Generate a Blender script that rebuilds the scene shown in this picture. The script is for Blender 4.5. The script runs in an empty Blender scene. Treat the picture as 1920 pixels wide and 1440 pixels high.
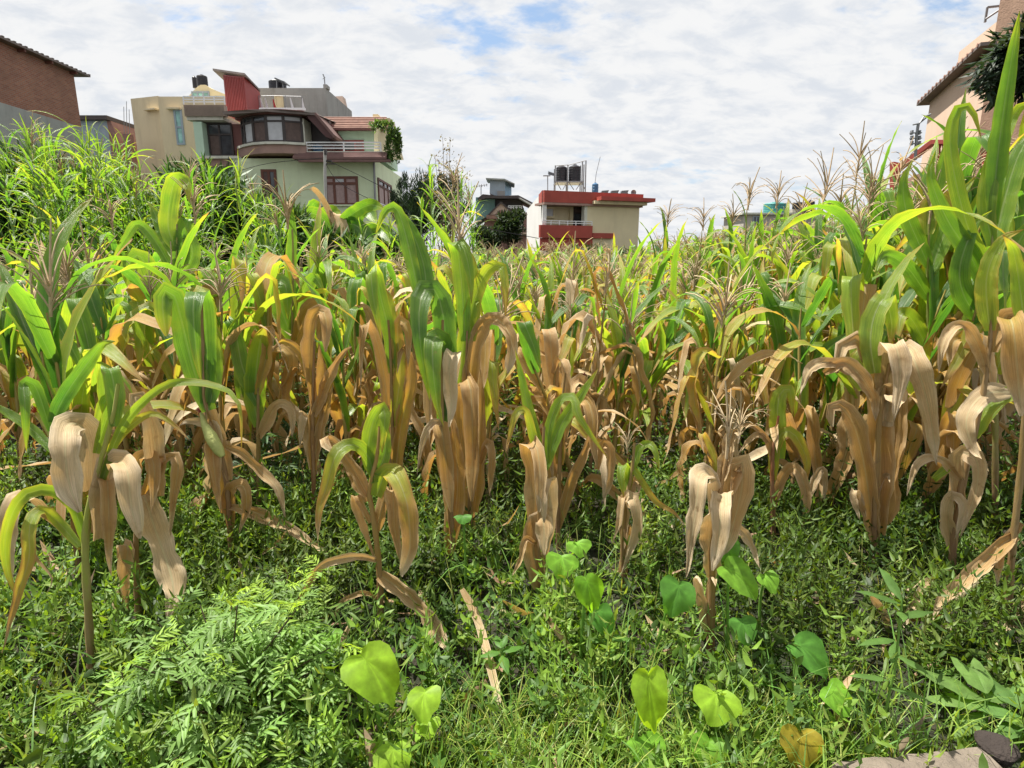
import bpy, bmesh, math, random
import numpy as np
from mathutils import Vector, Matrix
random.seed(7)
RNG = np.random.default_rng(11)
R = math.radians
SC = bpy.context.scene
COL = SC.collection

# ------------------------------------------------------------------ camera
CAM_H = 1.3
PITCH = R(12.56)
FPX = 1100.0
cam_d = bpy.data.cameras.new('camera')
cam_d.sensor_width = 36.0
cam_d.lens = 36.0 * FPX / 1920.0
cam_d.clip_start = 0.05
cam_d.clip_end = 3000
cam = bpy.data.objects.new('camera', cam_d)
COL.objects.link(cam)
cam.location = (0, 0, CAM_H)
cam.rotation_euler = (R(90) - PITCH, 0, 0)
SC.camera = cam

# ------------------------------------------------------------------ sky and sun
SUN_EL = R(67)
SUN_AZ = R(-68)           # measured from the view direction (+Y), negative = to the left
sun_dir = Vector((math.sin(SUN_AZ) * math.cos(SUN_EL), math.cos(SUN_AZ) * math.cos(SUN_EL), math.sin(SUN_EL)))
world = bpy.data.worlds.new('World')
SC.world = world
world.use_nodes = True
wn, wl = world.node_tree.nodes, world.node_tree.links
wn.clear()
w_out = wn.new('ShaderNodeOutputWorld')
w_bg = wn.new('ShaderNodeBackground')
w_bg.inputs['Strength'].default_value = 0.10
sky = wn.new('ShaderNodeTexSky')
sky.sky_type = 'NISHITA'
sky.sun_disc = False
sky.sun_elevation = SUN_EL
sky.sun_rotation = SUN_AZ
sky.air_density = 1.0
sky.dust_density = 1.5
SKY_CLOUD = 4.6
def wmath(op, a, b=None, clamp=False):
    n = wn.new('ShaderNodeMath'); n.operation = op; n.use_clamp = clamp
    for i, v in enumerate((a, b)):
        if v is None: continue
        if isinstance(v, (int, float)): n.inputs[i].default_value = v
        else: wl.new(v, n.inputs[i])
    return n.outputs[0]
def wmap(v, a, b, c, d):
    n = wn.new('ShaderNodeMapRange'); n.interpolation_type = 'SMOOTHSTEP'
    wl.new(v, n.inputs[0])
    for i, x in enumerate((a, b, c, d)): n.inputs[i + 1].default_value = x
    return n.outputs[0]
tc = wn.new('ShaderNodeTexCoord')
sep = wn.new('ShaderNodeSeparateXYZ'); wl.new(tc.outputs['Generated'], sep.inputs[0])
zz = wmath('ADD', wmath('MAXIMUM', sep.outputs[2], 0.0), 0.30)
cx = wmath('DIVIDE', sep.outputs[0], zz); cy = wmath('DIVIDE', sep.outputs[1], zz)
comb = wn.new('ShaderNodeCombineXYZ'); wl.new(cx, comb.inputs[0]); wl.new(cy, comb.inputs[1])
mp = wn.new('ShaderNodeMapping'); mp.inputs['Rotation'].default_value = (0, 0, R(-32)); mp.inputs['Scale'].default_value = (1.0, 1.45, 1.0)
wl.new(comb.outputs[0], mp.inputs[0])
def wnoise(scale, detail, rough, dist, off):
    m2 = wn.new('ShaderNodeMapping'); m2.inputs['Location'].default_value = off
    wl.new(mp.outputs[0], m2.inputs[0])
    n = wn.new('ShaderNodeTexNoise'); n.inputs['Scale'].default_value = scale; n.inputs['Detail'].default_value = detail
    n.inputs['Roughness'].default_value = rough; n.inputs['Distortion'].default_value = dist
    wl.new(m2.outputs[0], n.inputs['Vector'])
    return n.outputs[0]
n1 = wnoise(6.5, 5, 0.50, 0.15, (3.1, 1.7, 0))
n2 = wnoise(1.6, 3, 0.5, 0.0, (8.4, 2.2, 0))
n3 = wnoise(8.0, 7, 0.6, 0.3, (1.2, 9.3, 4))
cover = wmath('ADD', wmath('MULTIPLY', n1, 0.60), wmath('MULTIPLY', n2, 0.76))
cover = wmath('ADD', cover, wmath('MULTIPLY', wmath('SUBTRACT', wnoise(17.0, 5, 0.6, 0.2, (5, 6, 1)), 0.5), 0.30))
mask = wmap(cover, 0.41, 0.61, 0.0, 1.0)
lowhaze = wmap(sep.outputs[2], 0.02, 0.30, 0.55, 0.0)
mask = wmath('MAXIMUM', mask, lowhaze)
shade = wmap(n3, 0.30, 0.66, 0.76, 1.03)
ccol = wn.new('ShaderNodeMix'); ccol.data_type = 'RGBA'
ccol.inputs[6].default_value = (SKY_CLOUD * .80, SKY_CLOUD * .84, SKY_CLOUD * .90, 1)
ccol.inputs[7].default_value = (SKY_CLOUD * .99, SKY_CLOUD * .995, SKY_CLOUD * 1.0, 1)
wl.new(wmap(n3, 0.32, 0.62, 0.0, 1.0), ccol.inputs[0])
blue = wn.new('ShaderNodeMix'); blue.data_type = 'RGBA'; blue.inputs[0].default_value = 0.45
wl.new(sky.outputs[0], blue.inputs[6]); blue.inputs[7].default_value = (1.9, 2.75, 3.9, 1)
wmix = wn.new('ShaderNodeMix'); wmix.data_type = 'RGBA'
wl.new(mask, wmix.inputs[0]); wl.new(blue.outputs[2], wmix.inputs[6]); wl.new(ccol.outputs[2], wmix.inputs[7])
wl.new(wmix.outputs[2], w_bg.inputs['Color']); wl.new(w_bg.outputs[0], w_out.inputs['Surface'])

sun_d = bpy.data.lights.new('sun', 'SUN')
sun_d.energy = 4.9
sun_d.angle = R(0.8)
sun_d.color = (1.0, 0.955, 0.87)
sun = bpy.data.objects.new('sun', sun_d)
COL.objects.link(sun)
sun.rotation_euler = sun_dir.to_track_quat('Z', 'Y').to_euler()
SC.view_settings.view_transform = 'Standard'
SC.view_settings.look = 'None'
SC.view_settings.gamma = 1.0
SC.view_settings.use_curve_mapping = False
SC.view_settings.exposure = 1.02
SC.render.engine = 'CYCLES'
SC.cycles.max_bounces = 7
SC.cycles.diffuse_bounces = 4
SC.cycles.transmission_bounces = 4
SC.cycles.glossy_bounces = 2
SC.cycles.caustics_reflective = False
SC.cycles.caustics_refractive = False

# ------------------------------------------------------------------ pixel <-> world
_F = Vector((0, math.cos(PITCH), -math.sin(PITCH))); _U = Vector((0, math.sin(PITCH), math.cos(PITCH)))
def P(px, py, Y):
    """the point seen at pixel (px, py) of the 1920 x 1440 photograph, Y metres in front of the camera"""
    d = _F + Vector((1, 0, 0)) * ((px - 960) / FPX) - _U * ((py - 720) / FPX)
    k = Y / d.y
    return Vector((d.x * k, Y, CAM_H + d.z * k))
def XZ(px, py, Y):
    p = P(px, py, Y); return p.x, p.z
def GP(px, py, z=0.0):
    d = _F + Vector((1, 0, 0)) * ((px - 960) / FPX) - _U * ((py - 720) / FPX)
    k = (z - CAM_H) / d.z
    return Vector((d.x * k, d.y * k, z))
def pix(p):
    v = Vector(p) - Vector((0, 0, CAM_H)); f = max(v.dot(_F), 1e-3)
    return 960 + FPX * v.x / f, 720 - FPX * v.dot(_U) / f

# ------------------------------------------------------------------ materials
def new_mat(name):
    m = bpy.data.materials.new(name); m.use_nodes = True
    n, l = m.node_tree.nodes, m.node_tree.links
    n.clear()
    return m, n, l
class NB:
    def __init__(s, n, l): s.n, s.l = n, l
    def node(s, t, **kw):
        x = s.n.new(t)
        for k, v in kw.items(): setattr(x, k, v)
        return x
    def put(s, sock, v):
        if hasattr(v, 'is_output'): s.l.new(v, sock)
        elif isinstance(v, (tuple, list)) and len(v) == 3 and sock.type == 'RGBA': sock.default_value = (*v, 1)
        else: sock.default_value = v
    def math(s, op, a, b=0.0, clamp=False):
        x = s.node('ShaderNodeMath', operation=op, use_clamp=clamp); s.put(x.inputs[0], a); s.put(x.inputs[1], b); return x.outputs[0]
    def mix(s, f, a, b, mode='MIX'):
        x = s.node('ShaderNodeMix', data_type='RGBA', blend_type=mode); s.put(x.inputs[0], f); s.put(x.inputs[6], a); s.put(x.inputs[7], b); return x.outputs[2]
    def noise(s, vec, scale, detail=4, rough=0.55, dist=0.0):
        x = s.node('ShaderNodeTexNoise'); x.inputs['Scale'].default_value = scale; x.inputs['Detail'].default_value = detail
        x.inputs['Roughness'].default_value = rough; x.inputs['Distortion'].default_value = dist
        if vec is not None: s.l.new(vec, x.inputs['Vector'])
        return x.outputs[0]
    def ramp(s, v, stops, interp='LINEAR'):
        x = s.node('ShaderNodeValToRGB'); x.color_ramp.interpolation = interp
        e = x.color_ramp.elements
        while len(e) > 1: e.remove(e[-1])
        e[0].position = stops[0][0]; e[0].color = (*stops[0][1], 1)
        for p, c in stops[1:]:
            k = e.new(p); k.color = (*c, 1)
        s.put(x.inputs[0], v); return x.outputs[0]
    def mapr(s, v, a, b, c, d):
        x = s.node('ShaderNodeMapRange'); s.put(x.inputs[0], v)
        for i, q in enumerate((a, b, c, d)): x.inputs[i + 1].default_value = q
        return x.outputs[0]
    def vmap(s, vec, scale=(1, 1, 1), rot=(0, 0, 0), loc=(0, 0, 0)):
        x = s.node('ShaderNodeMapping'); s.l.new(vec, x.inputs[0])
        x.inputs['Scale'].default_value = scale; x.inputs['Rotation'].default_value = rot; x.inputs['Location'].default_value = loc
        return x.outputs[0]
    def bump(s, h, strength, dist):
        x = s.node('ShaderNodeBump'); x.inputs['Strength'].default_value = strength; x.inputs['Distance'].default_value = dist
        s.l.new(h, x.inputs['Height']); return x.outputs[0]

def foliage_shader(b, col, tcol, rough, fac, normal=None, spec=0.4):
    p = b.node('ShaderNodeBsdfPrincipled'); b.put(p.inputs['Base Color'], col); b.put(p.inputs['Roughness'], rough)
    p.inputs['Specular IOR Level'].default_value = spec
    t = b.node('ShaderNodeBsdfTranslucent'); b.put(t.inputs['Color'], tcol)
    if normal is not None: b.l.new(normal, p.inputs['Normal'])
    m = b.node('ShaderNodeMixShader'); b.put(m.inputs[0], fac)
    b.l.new(p.outputs[0], m.inputs[1]); b.l.new(t.outputs[0], m.inputs[2])
    o = b.node('ShaderNodeOutputMaterial'); b.l.new(m.outputs[0], o.inputs['Surface'])

def make_corn_leaf_mat():
    m, n, l = new_mat('corn_leaf_blade'); b = NB(n, l)
    uv = b.node('ShaderNodeUVMap'); uv.uv_map = 'leaf'
    sx = b.node('ShaderNodeSeparateXYZ'); l.new(uv.outputs[0], sx.inputs[0])
    oi = b.node('ShaderNodeObjectInfo')
    at = b.node('ShaderNodeAttribute', attribute_name='tint')
    c1 = b.node('ShaderNodeSeparateColor'); l.new(oi.outputs['Color'], c1.inputs[0])
    c2 = b.node('ShaderNodeSeparateColor'); l.new(at.outputs['Color'], c2.inputs[0])
    dry = b.math('ADD', c1.outputs[0], c2.outputs[0])
    grad = b.math('ADD', c1.outputs[1], c2.outputs[1])
    rnd = b.math('ADD', c1.outputs[2], c2.outputs[2])
    tco = b.node('ShaderNodeTexCoord')
    rv = b.node('ShaderNodeCombineXYZ'); b.put(rv.inputs[0], b.math('MULTIPLY', rnd, 37.0)); b.put(rv.inputs[1], b.math('MULTIPLY', oi.outputs['Random'], 11.0))
    vadd = b.node('ShaderNodeVectorMath', operation='ADD'); l.new(tco.outputs['Object'], vadd.inputs[0]); l.new(rv.outputs[0], vadd.inputs[1])
    ob = vadd.outputs[0]
    uvs = b.node('ShaderNodeVectorMath', operation='ADD'); l.new(uv.outputs[0], uvs.inputs[0]); l.new(rv.outputs[0], uvs.inputs[1])
    s_abs = b.math('ABSOLUTE', b.math('MULTIPLY', b.math('SUBTRACT', sx.outputs[0], 0.5), 2.0))
    nz = b.noise(ob, 9.0, 4, 0.6)
    fib = b.noise(b.vmap(uvs.outputs[0], (46, 2.2, 1)), 1.0, 3, 0.6)
    fine = b.noise(b.vmap(uvs.outputs[0], (120, 14, 1)), 1.0, 3, 0.65)
    v = b.math('ADD', dry, b.math('MULTIPLY', grad, b.math('SUBTRACT', sx.outputs[1], 0.5)))
    v = b.math('ADD', v, b.math('MULTIPLY', b.math('SUBTRACT', nz, 0.5), 0.34))
    v = b.math('ADD', v, b.math('MULTIPLY', b.math('POWER', s_abs, 4.0), 0.13))
    v = b.math('ADD', v, b.mapr(sx.outputs[1], 0.80, 1.0, 0.0, 0.22))
    v = b.math('ADD', v, b.math('MULTIPLY', b.math('SUBTRACT', fib, 0.5), 0.17), clamp=True)
    col = b.ramp(v, [(0.0, (.065, .145, .030)), (0.18, (.140, .245, .034)), (0.34, (.250, .340, .042)), (0.46, (.370, .370, .055)), (0.56, (.470, .300, .070)),
                     (0.68, (.505, .318, .128)), (0.82, (.620, .455, .250)), (1.0, (.740, .600, .400))])
    tcol = b.ramp(v, [(0.0, (.12, .34, .025)), (0.18, (.30, .56, .03)), (0.34, (.58, .72, .035)), (0.46, (.76, .64, .05)), (0.56, (.74, .40, .06)),
                      (0.68, (.62, .32, .09)), (0.82, (.66, .41, .15)), (1.0, (.60, .41, .21))])
    # midrib and veins
    rib = b.mapr(s_abs, 0.03, 0.10, 1.0, 0.0)
    col = b.mix(b.math('MULTIPLY', rib, 0.75), col, b.mix(0.6, col, (.52, .54, .30)))
    vein = b.mapr(fib, 0.28, 0.72, 0.70, 1.20)
    fv = b.mapr(fine, 0.32, 0.75, 1.10, 0.70)
    isdry = b.mapr(v, 0.45, 0.7, 0.0, 1.0)
    spk = b.mix(isdry, (1, 1, 1), (1, 1, 1))
    vv = b.node('ShaderNodeCombineColor'); k = b.math('MULTIPLY', vein, b.math('ADD', b.math('MULTIPLY', b.math('SUBTRACT', fv, 1.0), isdry), 1.0))
    for i in range(3): b.put(vv.inputs[i], k)
    col = b.mix(1.0, col, vv.outputs[0], 'MULTIPLY')
    tcol = b.mix(1.0, tcol, vv.outputs[0], 'MULTIPLY')
    # brown blotches on living leaves
    blot = b.mapr(b.noise(ob, 30.0, 2, 0.5), 0.68, 0.74, 0.0, 0.55)
    col = b.mix(blot, col, (.26, .15, .06))
    stain = b.math('MULTIPLY', b.mapr(b.noise(ob, 13.0, 5, 0.7), 0.54, 0.74, 0.0, 0.50), isdry)
    col = b.mix(stain, col, (.27, .145, .065)); tcol = b.mix(stain, tcol, (.38, .17, .05))
    nrm = b.bump(fib, 0.6, 0.006)
    rough = b.mapr(v, 0.3, 0.7, 0.34, 0.66)
    foliage_shader(b, col, tcol, rough, b.mapr(v, 0.4, 0.8, 0.47, 0.32), nrm, 0.6)
    return m
M_LEAF = make_corn_leaf_mat()

def make_tint_leaf_mat(name, gain_t=(2.2, 2.0, 0.9), fac=0.35, rough=0.5, nscale=60, spec=0.35):
    m, n, l = new_mat(name); b = NB(n, l)
    at = b.node('ShaderNodeAttribute', attribute_name='tint')
    oi = b.node('ShaderNodeObjectInfo')
    tco = b.node('ShaderNodeTexCoord')
    nz = b.noise(tco.outputs['Object'], nscale, 3, 0.6)
    k = b.mapr(nz, 0.25, 0.75, 0.72, 1.22)
    vv = b.node('ShaderNodeCombineColor')
    for i in range(3): b.put(vv.inputs[i], k)
    col = b.mix(1.0, at.outputs['Color'], vv.outputs[0], 'MULTIPLY')
    col = b.mix(1.0, col, oi.outputs['Color'], 'MULTIPLY')
    tcol = b.mix(1.0, col, gain_t, 'MULTIPLY')
    foliage_shader(b, col, tcol, rough, fac, None, spec)
    return m
M_WEED = make_tint_leaf_mat('weed_leaf', (2.3, 2.1, 0.7), .34, .50, 60, .32)
M_GRASS = make_tint_leaf_mat('grass_blade', (2.2, 1.9, 0.8), 0.35, 0.45)
M_BUSH = make_tint_leaf_mat('bush_leaf', (2.0, 1.9, 0.8), 0.25, 0.5)

def simple(name, col, rough=0.7, var=0.12, scale=3.0, bump=0.0, bscale=40.0, metal=0.0, streak=0.0, coord='Object', stain=(0.08, 0.07, 0.06), spec=0.4, objcol=False):
    m, n, l = new_mat(name); b = NB(n, l)
    tco = b.node('ShaderNodeTexCoord'); v = tco.outputs[coord]
    nz = b.noise(v, scale, 5, 0.6)
    k = b.mapr(nz, 0.25, 0.75, 1 - var, 1 + var)
    cc = b.node('ShaderNodeCombineColor')
    for i in range(3): b.put(cc.inputs[i], k)
    c = b.mix(1.0, col, cc.outputs[0], 'MULTIPLY')
    if objcol:
        oi = b.node('ShaderNodeObjectInfo'); c = b.mix(1.0, c, oi.outputs['Color'], 'MULTIPLY')
    if streak > 0:
        st = b.noise(b.vmap(v, (1.3, 1.3, 0.22)), 1.3, 6, 0.66)
        f = b.mapr(st, 0.50, 0.78, 0.0, streak)
        c = b.mix(f, c, stain)
    p = b.node('ShaderNodeBsdfPrincipled'); b.put(p.inputs['Base Color'], c); p.inputs['Roughness'].default_value = rough
    p.inputs['Metallic'].default_value = metal; p.inputs['Specular IOR Level'].default_value = spec
    if bump > 0:
        l.new(b.bump(b.noise(v, bscale, 4, 0.6), bump, 0.02), p.inputs['Normal'])
    o = b.node('ShaderNodeOutputMaterial'); l.new(p.outputs[0], o.inputs['Surface'])
    return m
def brick_mat(name):
    m, n, l = new_mat(name); b = NB(n, l)
    tco = b.node('ShaderNodeTexCoord')
    sp_ = b.node('ShaderNodeSeparateXYZ'); l.new(tco.outputs['Object'], sp_.inputs[0]); cb_ = b.node('ShaderNodeCombineXYZ')
    b.put(cb_.inputs[0], b.math('ADD', sp_.outputs[0], sp_.outputs[1])); b.put(cb_.inputs[1], sp_.outputs[2]); v = cb_.outputs[0]
    x = b.node('ShaderNodeTexBrick'); l.new(v, x.inputs['Vector'])
    x.inputs['Color1'].default_value = (.26, .085, .048, 1); x.inputs['Color2'].default_value = (.36, .15, .085, 1); x.inputs['Mortar'].default_value = (.26, .21, .17, 1)
    x.inputs['Scale'].default_value = 1.0; x.inputs['Brick Width'].default_value = 0.25; x.inputs['Row Height'].default_value = 0.085; x.inputs['Mortar Size'].default_value = 0.012
    nz = b.noise(tco.outputs['Object'], 0.8, 5, 0.65)
    c = b.mix(b.mapr(nz, 0.4, 0.75, 0.0, 0.6), x.outputs[0], (.15, .08, .055))
    p = b.node('ShaderNodeBsdfPrincipled'); b.put(p.inputs['Base Color'], c); p.inputs['Roughness'].default_value = 0.85
    l.new(b.bump(x.outputs['Fac'], -0.6, 0.02), p.inputs['Normal'])
    o = b.node('ShaderNodeOutputMaterial'); l.new(p.outputs[0], o.inputs['Surface'])
    return m
def glass_mat(name, col=(.03, .035, .04), rough=0.08):
    m, n, l = new_mat(name); b = NB(n, l)
    tco = b.node('ShaderNodeTexCoord')
    nz = b.noise(tco.outputs['Object'], 1.7, 3, 0.5)
    c = b.mix(b.mapr(nz, 0.35, 0.7, 0.0, 1.0), col, tuple(x * 2.2 for x in col))
    p = b.node('ShaderNodeBsdfPrincipled'); b.put(p.inputs['Base Color'], c); p.inputs['Roughness'].default_value = rough
    p.inputs['Specular IOR Level'].default_value = 0.6
    o = b.node('ShaderNodeOutputMaterial'); l.new(p.outputs[0], o.inputs['Surface'])
    return m
def ground_mat():
    m, n, l = new_mat('soil_and_moss'); b = NB(n, l)
    tco = b.node('ShaderNodeTexCoord'); v = tco.outputs['Object']
    a = b.noise(v, 1.3, 6, 0.6); f = b.noise(v, 26, 6, 0.7)
    c = b.mix(b.mapr(a, 0.40, 0.60, 0.0, 1.0), (.030, .024, .015), (.026, .042, .013))
    c = b.mix(b.mapr(f, 0.45, 0.72, 0.0, 0.7), c, (.075, .058, .035))
    p = b.node('ShaderNodeBsdfPrincipled'); b.put(p.inputs['Base Color'], c); p.inputs['Roughness'].default_value = 0.95
    l.new(b.bump(f, 0.9, 0.05), p.inputs['Normal'])
    o = b.node('ShaderNodeOutputMaterial'); l.new(p.outputs[0], o.inputs['Surface'])
    return m
def stalk_mat():
    m, n, l = new_mat('corn_stalk'); b = NB(n, l)
    tco = b.node('ShaderNodeTexCoord'); oi = b.node('ShaderNodeObjectInfo')
    sz = b.node('ShaderNodeSeparateXYZ'); l.new(tco.outputs['Generated'], sz.inputs[0])
    nz = b.noise(tco.outputs['Object'], 16, 4, 0.65); nv = b.noise(b.vmap(tco.outputs['Object'], (60, 60, 5)), 1.0, 4, 0.65)
    up = b.mix(1.0, (.30, .24, .09), oi.outputs['Color'], 'MULTIPLY')
    c = b.mix(b.mapr(b.math('ADD', sz.outputs[2], b.math('MULTIPLY', b.math('SUBTRACT', nz, .5), .6)), .12, .5, 0.0, 1.0), (.20, .105, .058), up)
    c = b.mix(b.mapr(nv, .42, .75, 0.0, .65), c, (.34, .24, .14)); c = b.mix(b.mapr(nz, .60, .75, 0.0, .55), c, (.085, .05, .032))
    p = b.node('ShaderNodeBsdfPrincipled'); b.put(p.inputs['Base Color'], c); p.inputs['Roughness'].default_value = .65
    l.new(b.bump(nv, .5, .006), p.inputs['Normal'])
    o = b.node('ShaderNodeOutputMaterial'); l.new(p.outputs[0], o.inputs['Surface'])
    return m
M = {
    'ground': ground_mat(),
    'stalk': stalk_mat(),
    'tassel': simple('corn_tassel', (.43, .33, .20), 0.8, 0.25, 30, objcol=True),
    'husk': simple('corn_husk', (.40, .42, .14), 0.6, 0.25, 25, 0.3, 80),
    'silk': simple('corn_silk', (.30, .05, .045), 0.8, 0.3, 60),
    'brick': brick_mat('red_brick'),
    'cement': simple('cement_render', (.34, .35, .33), 0.9, 0.14, 1.2, 0.25, 30, streak=0.45),
    'grey_wall': simple('grey_cement_wall', (.30, .29, .285), 0.9, 0.16, 0.6, 0.2, 25, streak=0.5),
    'green_wall': simple('pale_green_paint', (.62, .71, .49), 0.8, 0.06, 0.8, 0.1, 30, streak=0.28, stain=(.25, .25, .17)),
    'mint_wall': simple('mint_paint', (.48, .64, .50), 0.8, 0.07, 0.8, 0.1, 30, streak=0.25, stain=(.2, .25, .18)),
    'cream_wall': simple('cream_paint', (.66, .58, .38), 0.85, 0.07, 0.8, 0.1, 30, streak=0.25, stain=(.25, .21, .14)),
    'beige_wall': simple('beige_paint', (.62, .52, .35), 0.85, 0.08, 0.5, 0.1, 30, streak=0.35, stain=(.25, .20, .13)),
    'pink_wall': simple('pink_plaster', (.60, .44, .33), 0.85, 0.07, 0.8, 0.12, 40, streak=0.22, stain=(.30, .17, .11)),
    'rough_pink': simple('rough_pink_plaster', (.38, .245, .175), 0.9, 0.22, 3.0, 0.6, 24, streak=0.3, stain=(.16, .09, .06)),
    'white_wall': simple('white_plaster', (.66, .65, .64), 0.85, 0.06, 0.5, 0.1, 30, streak=0.25, stain=(.36, .35, .33)),
    'red_paint': simple('red_paint', (.33, .062, .045), 0.75, 0.16, 1.2, 0.1, 30, streak=0.35, stain=(.15, .04, .035)),
    'red_sheet': simple('red_metal_sheet', (.29, .05, .045), 0.6, 0.14, 1.0, streak=0.3, stain=(.16, .04, .04)),
    'maroon': simple('maroon_fascia', (.15, .062, .055), 0.7, 0.2, 1.0, streak=0.3),
    'tile': simple('clay_roof_tile', (.27, .155, .12), 0.85, 0.35, 2.6, 0.5, 20),
    'tin': simple('weathered_tin_sheet', (.17, .135, .12), 0.6, 0.25, 1.5, 0.1, 20, streak=0.3),
    'corrug': simple('brown_corrugated_sheet', (.30, .235, .19), 0.7, 0.12, 1.2, streak=0.3),
    'white_paint': simple('white_painted_metal', (.70, .71, .72), 0.5, 0.05, 3),
    'slab': simple('slab_edge_paint', (.58, .58, .50), 0.8, 0.1, 1.0, streak=0.4),
    'pink_slab': simple('pink_slab_underside', (.33, .215, .18), 0.85, 0.15, 1.0, streak=0.3),
    'dark_frame': simple('dark_window_frame', (.045, .036, .034), 0.5, 0.15, 3),
    'wood': simple('brown_window_wood', (.13, .05, .034), 0.6, 0.2, 4),
    'red_wood': simple('red_window_wood', (.25, .04, .03), 0.6, 0.2, 4),
    'glass': glass_mat('dark_window_glass'),
    'curtain': simple('pale_curtain_behind_glass', (.46, .47, .49), 0.35, 0.16, 2.5),
    'pinkcurtain': simple('pinkish_curtain', (.34, .24, .23), 0.6, 0.2, 6),
    'browncurtain': simple('brown_curtain', (.105, .07, .06), 0.6, 0.25, 5),
    'tealglass': glass_mat('teal_glass', (.16, .30, .28), 0.15),
    'black_plastic': simple('black_tank_plastic', (.022, .021, .027), 0.42, 0.2, 4),
    'blue_plastic': simple('blue_barrel_plastic', (.05, .14, .27), 0.45, 0.15, 4),
    'teal_plastic': simple('teal_tank_plastic', (.06, .25, .24), 0.45, 0.15, 4),
    'steel': simple('grey_steel', (.24, .245, .26), 0.5, 0.15, 6, metal=0.3),
    'panel': simple('solar_panel_face', (.10, .11, .125), 0.3, 0.2, 3),
    'cable': simple('black_cable', (.018, .018, .02), 0.9, 0.1, 3, spec=0.05),
    'bluegrey': simple('blue_grey_sheet', (.30, .36, .42), 0.7, 0.12, 1.0, streak=0.35),
    'lightblue': simple('light_blue_sheet', (.27, .42, .56), 0.7, 0.1, 1.0, streak=0.3),
    'teal_wall': simple('teal_paint', (.22, .38, .36), 0.8, 0.1, 0.8, streak=0.3),
    'gable': simple('pink_cream_gable', (.56, .42, .34), 0.8, 0.08, 1.0, streak=0.25),
    'mauve': simple('mauve_brick', (.27, .15, .13), 0.85, 0.2, 1.4),
    'dark_roof': simple('dark_roof_sheet', (.07, .055, .055), 0.7, 0.25, 1.0),
    'far_wall': simple('far_pale_wall', (.42, .39, .34), 0.85, 0.12, 0.4, streak=0.3),
    'stone': simple('grey_stone', (.165, .135, .105), 0.9, 0.35, 9, 0.8, 45),
    'dark_stone': simple('dark_stone_paint', (.035, .026, .022), 0.9, 0.35, 14, 0.8, 50),
    'wood_pole': simple('weathered_pole', (.40, .39, .37), 0.8, 0.15, 3),
    'cloth_white': simple('white_cloth', (.66, .66, .68), 0.9, 0.06, 3),
    'cloth_red': simple('red_cloth', (.45, .06, .06), 0.9, 0.1, 3),
    'bark': simple('twig_bark', (.12, .085, .055), 0.9, 0.3, 12, 0.4, 40),
    'green_stem': simple('green_stem', (.13, .19, .05), 0.55, 0.25, 14, objcol=True),
    'purple_stem': simple('dark_stem', (.07, .05, .03), 0.6, 0.25, 14),
    'skirt': simple('dull_maroon_tile', (.165, .095, .085), 0.85, 0.25, 2.0, 0.3, 20, streak=0.35),
    'dark_maroon': simple('dark_maroon_sheet', (.085, .040, .038), 0.7, 0.2, 1.5, streak=0.3),
    'orange': simple('orange_sheet', (.60, .22, .05), 0.7, 0.1, 2),
}

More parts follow.
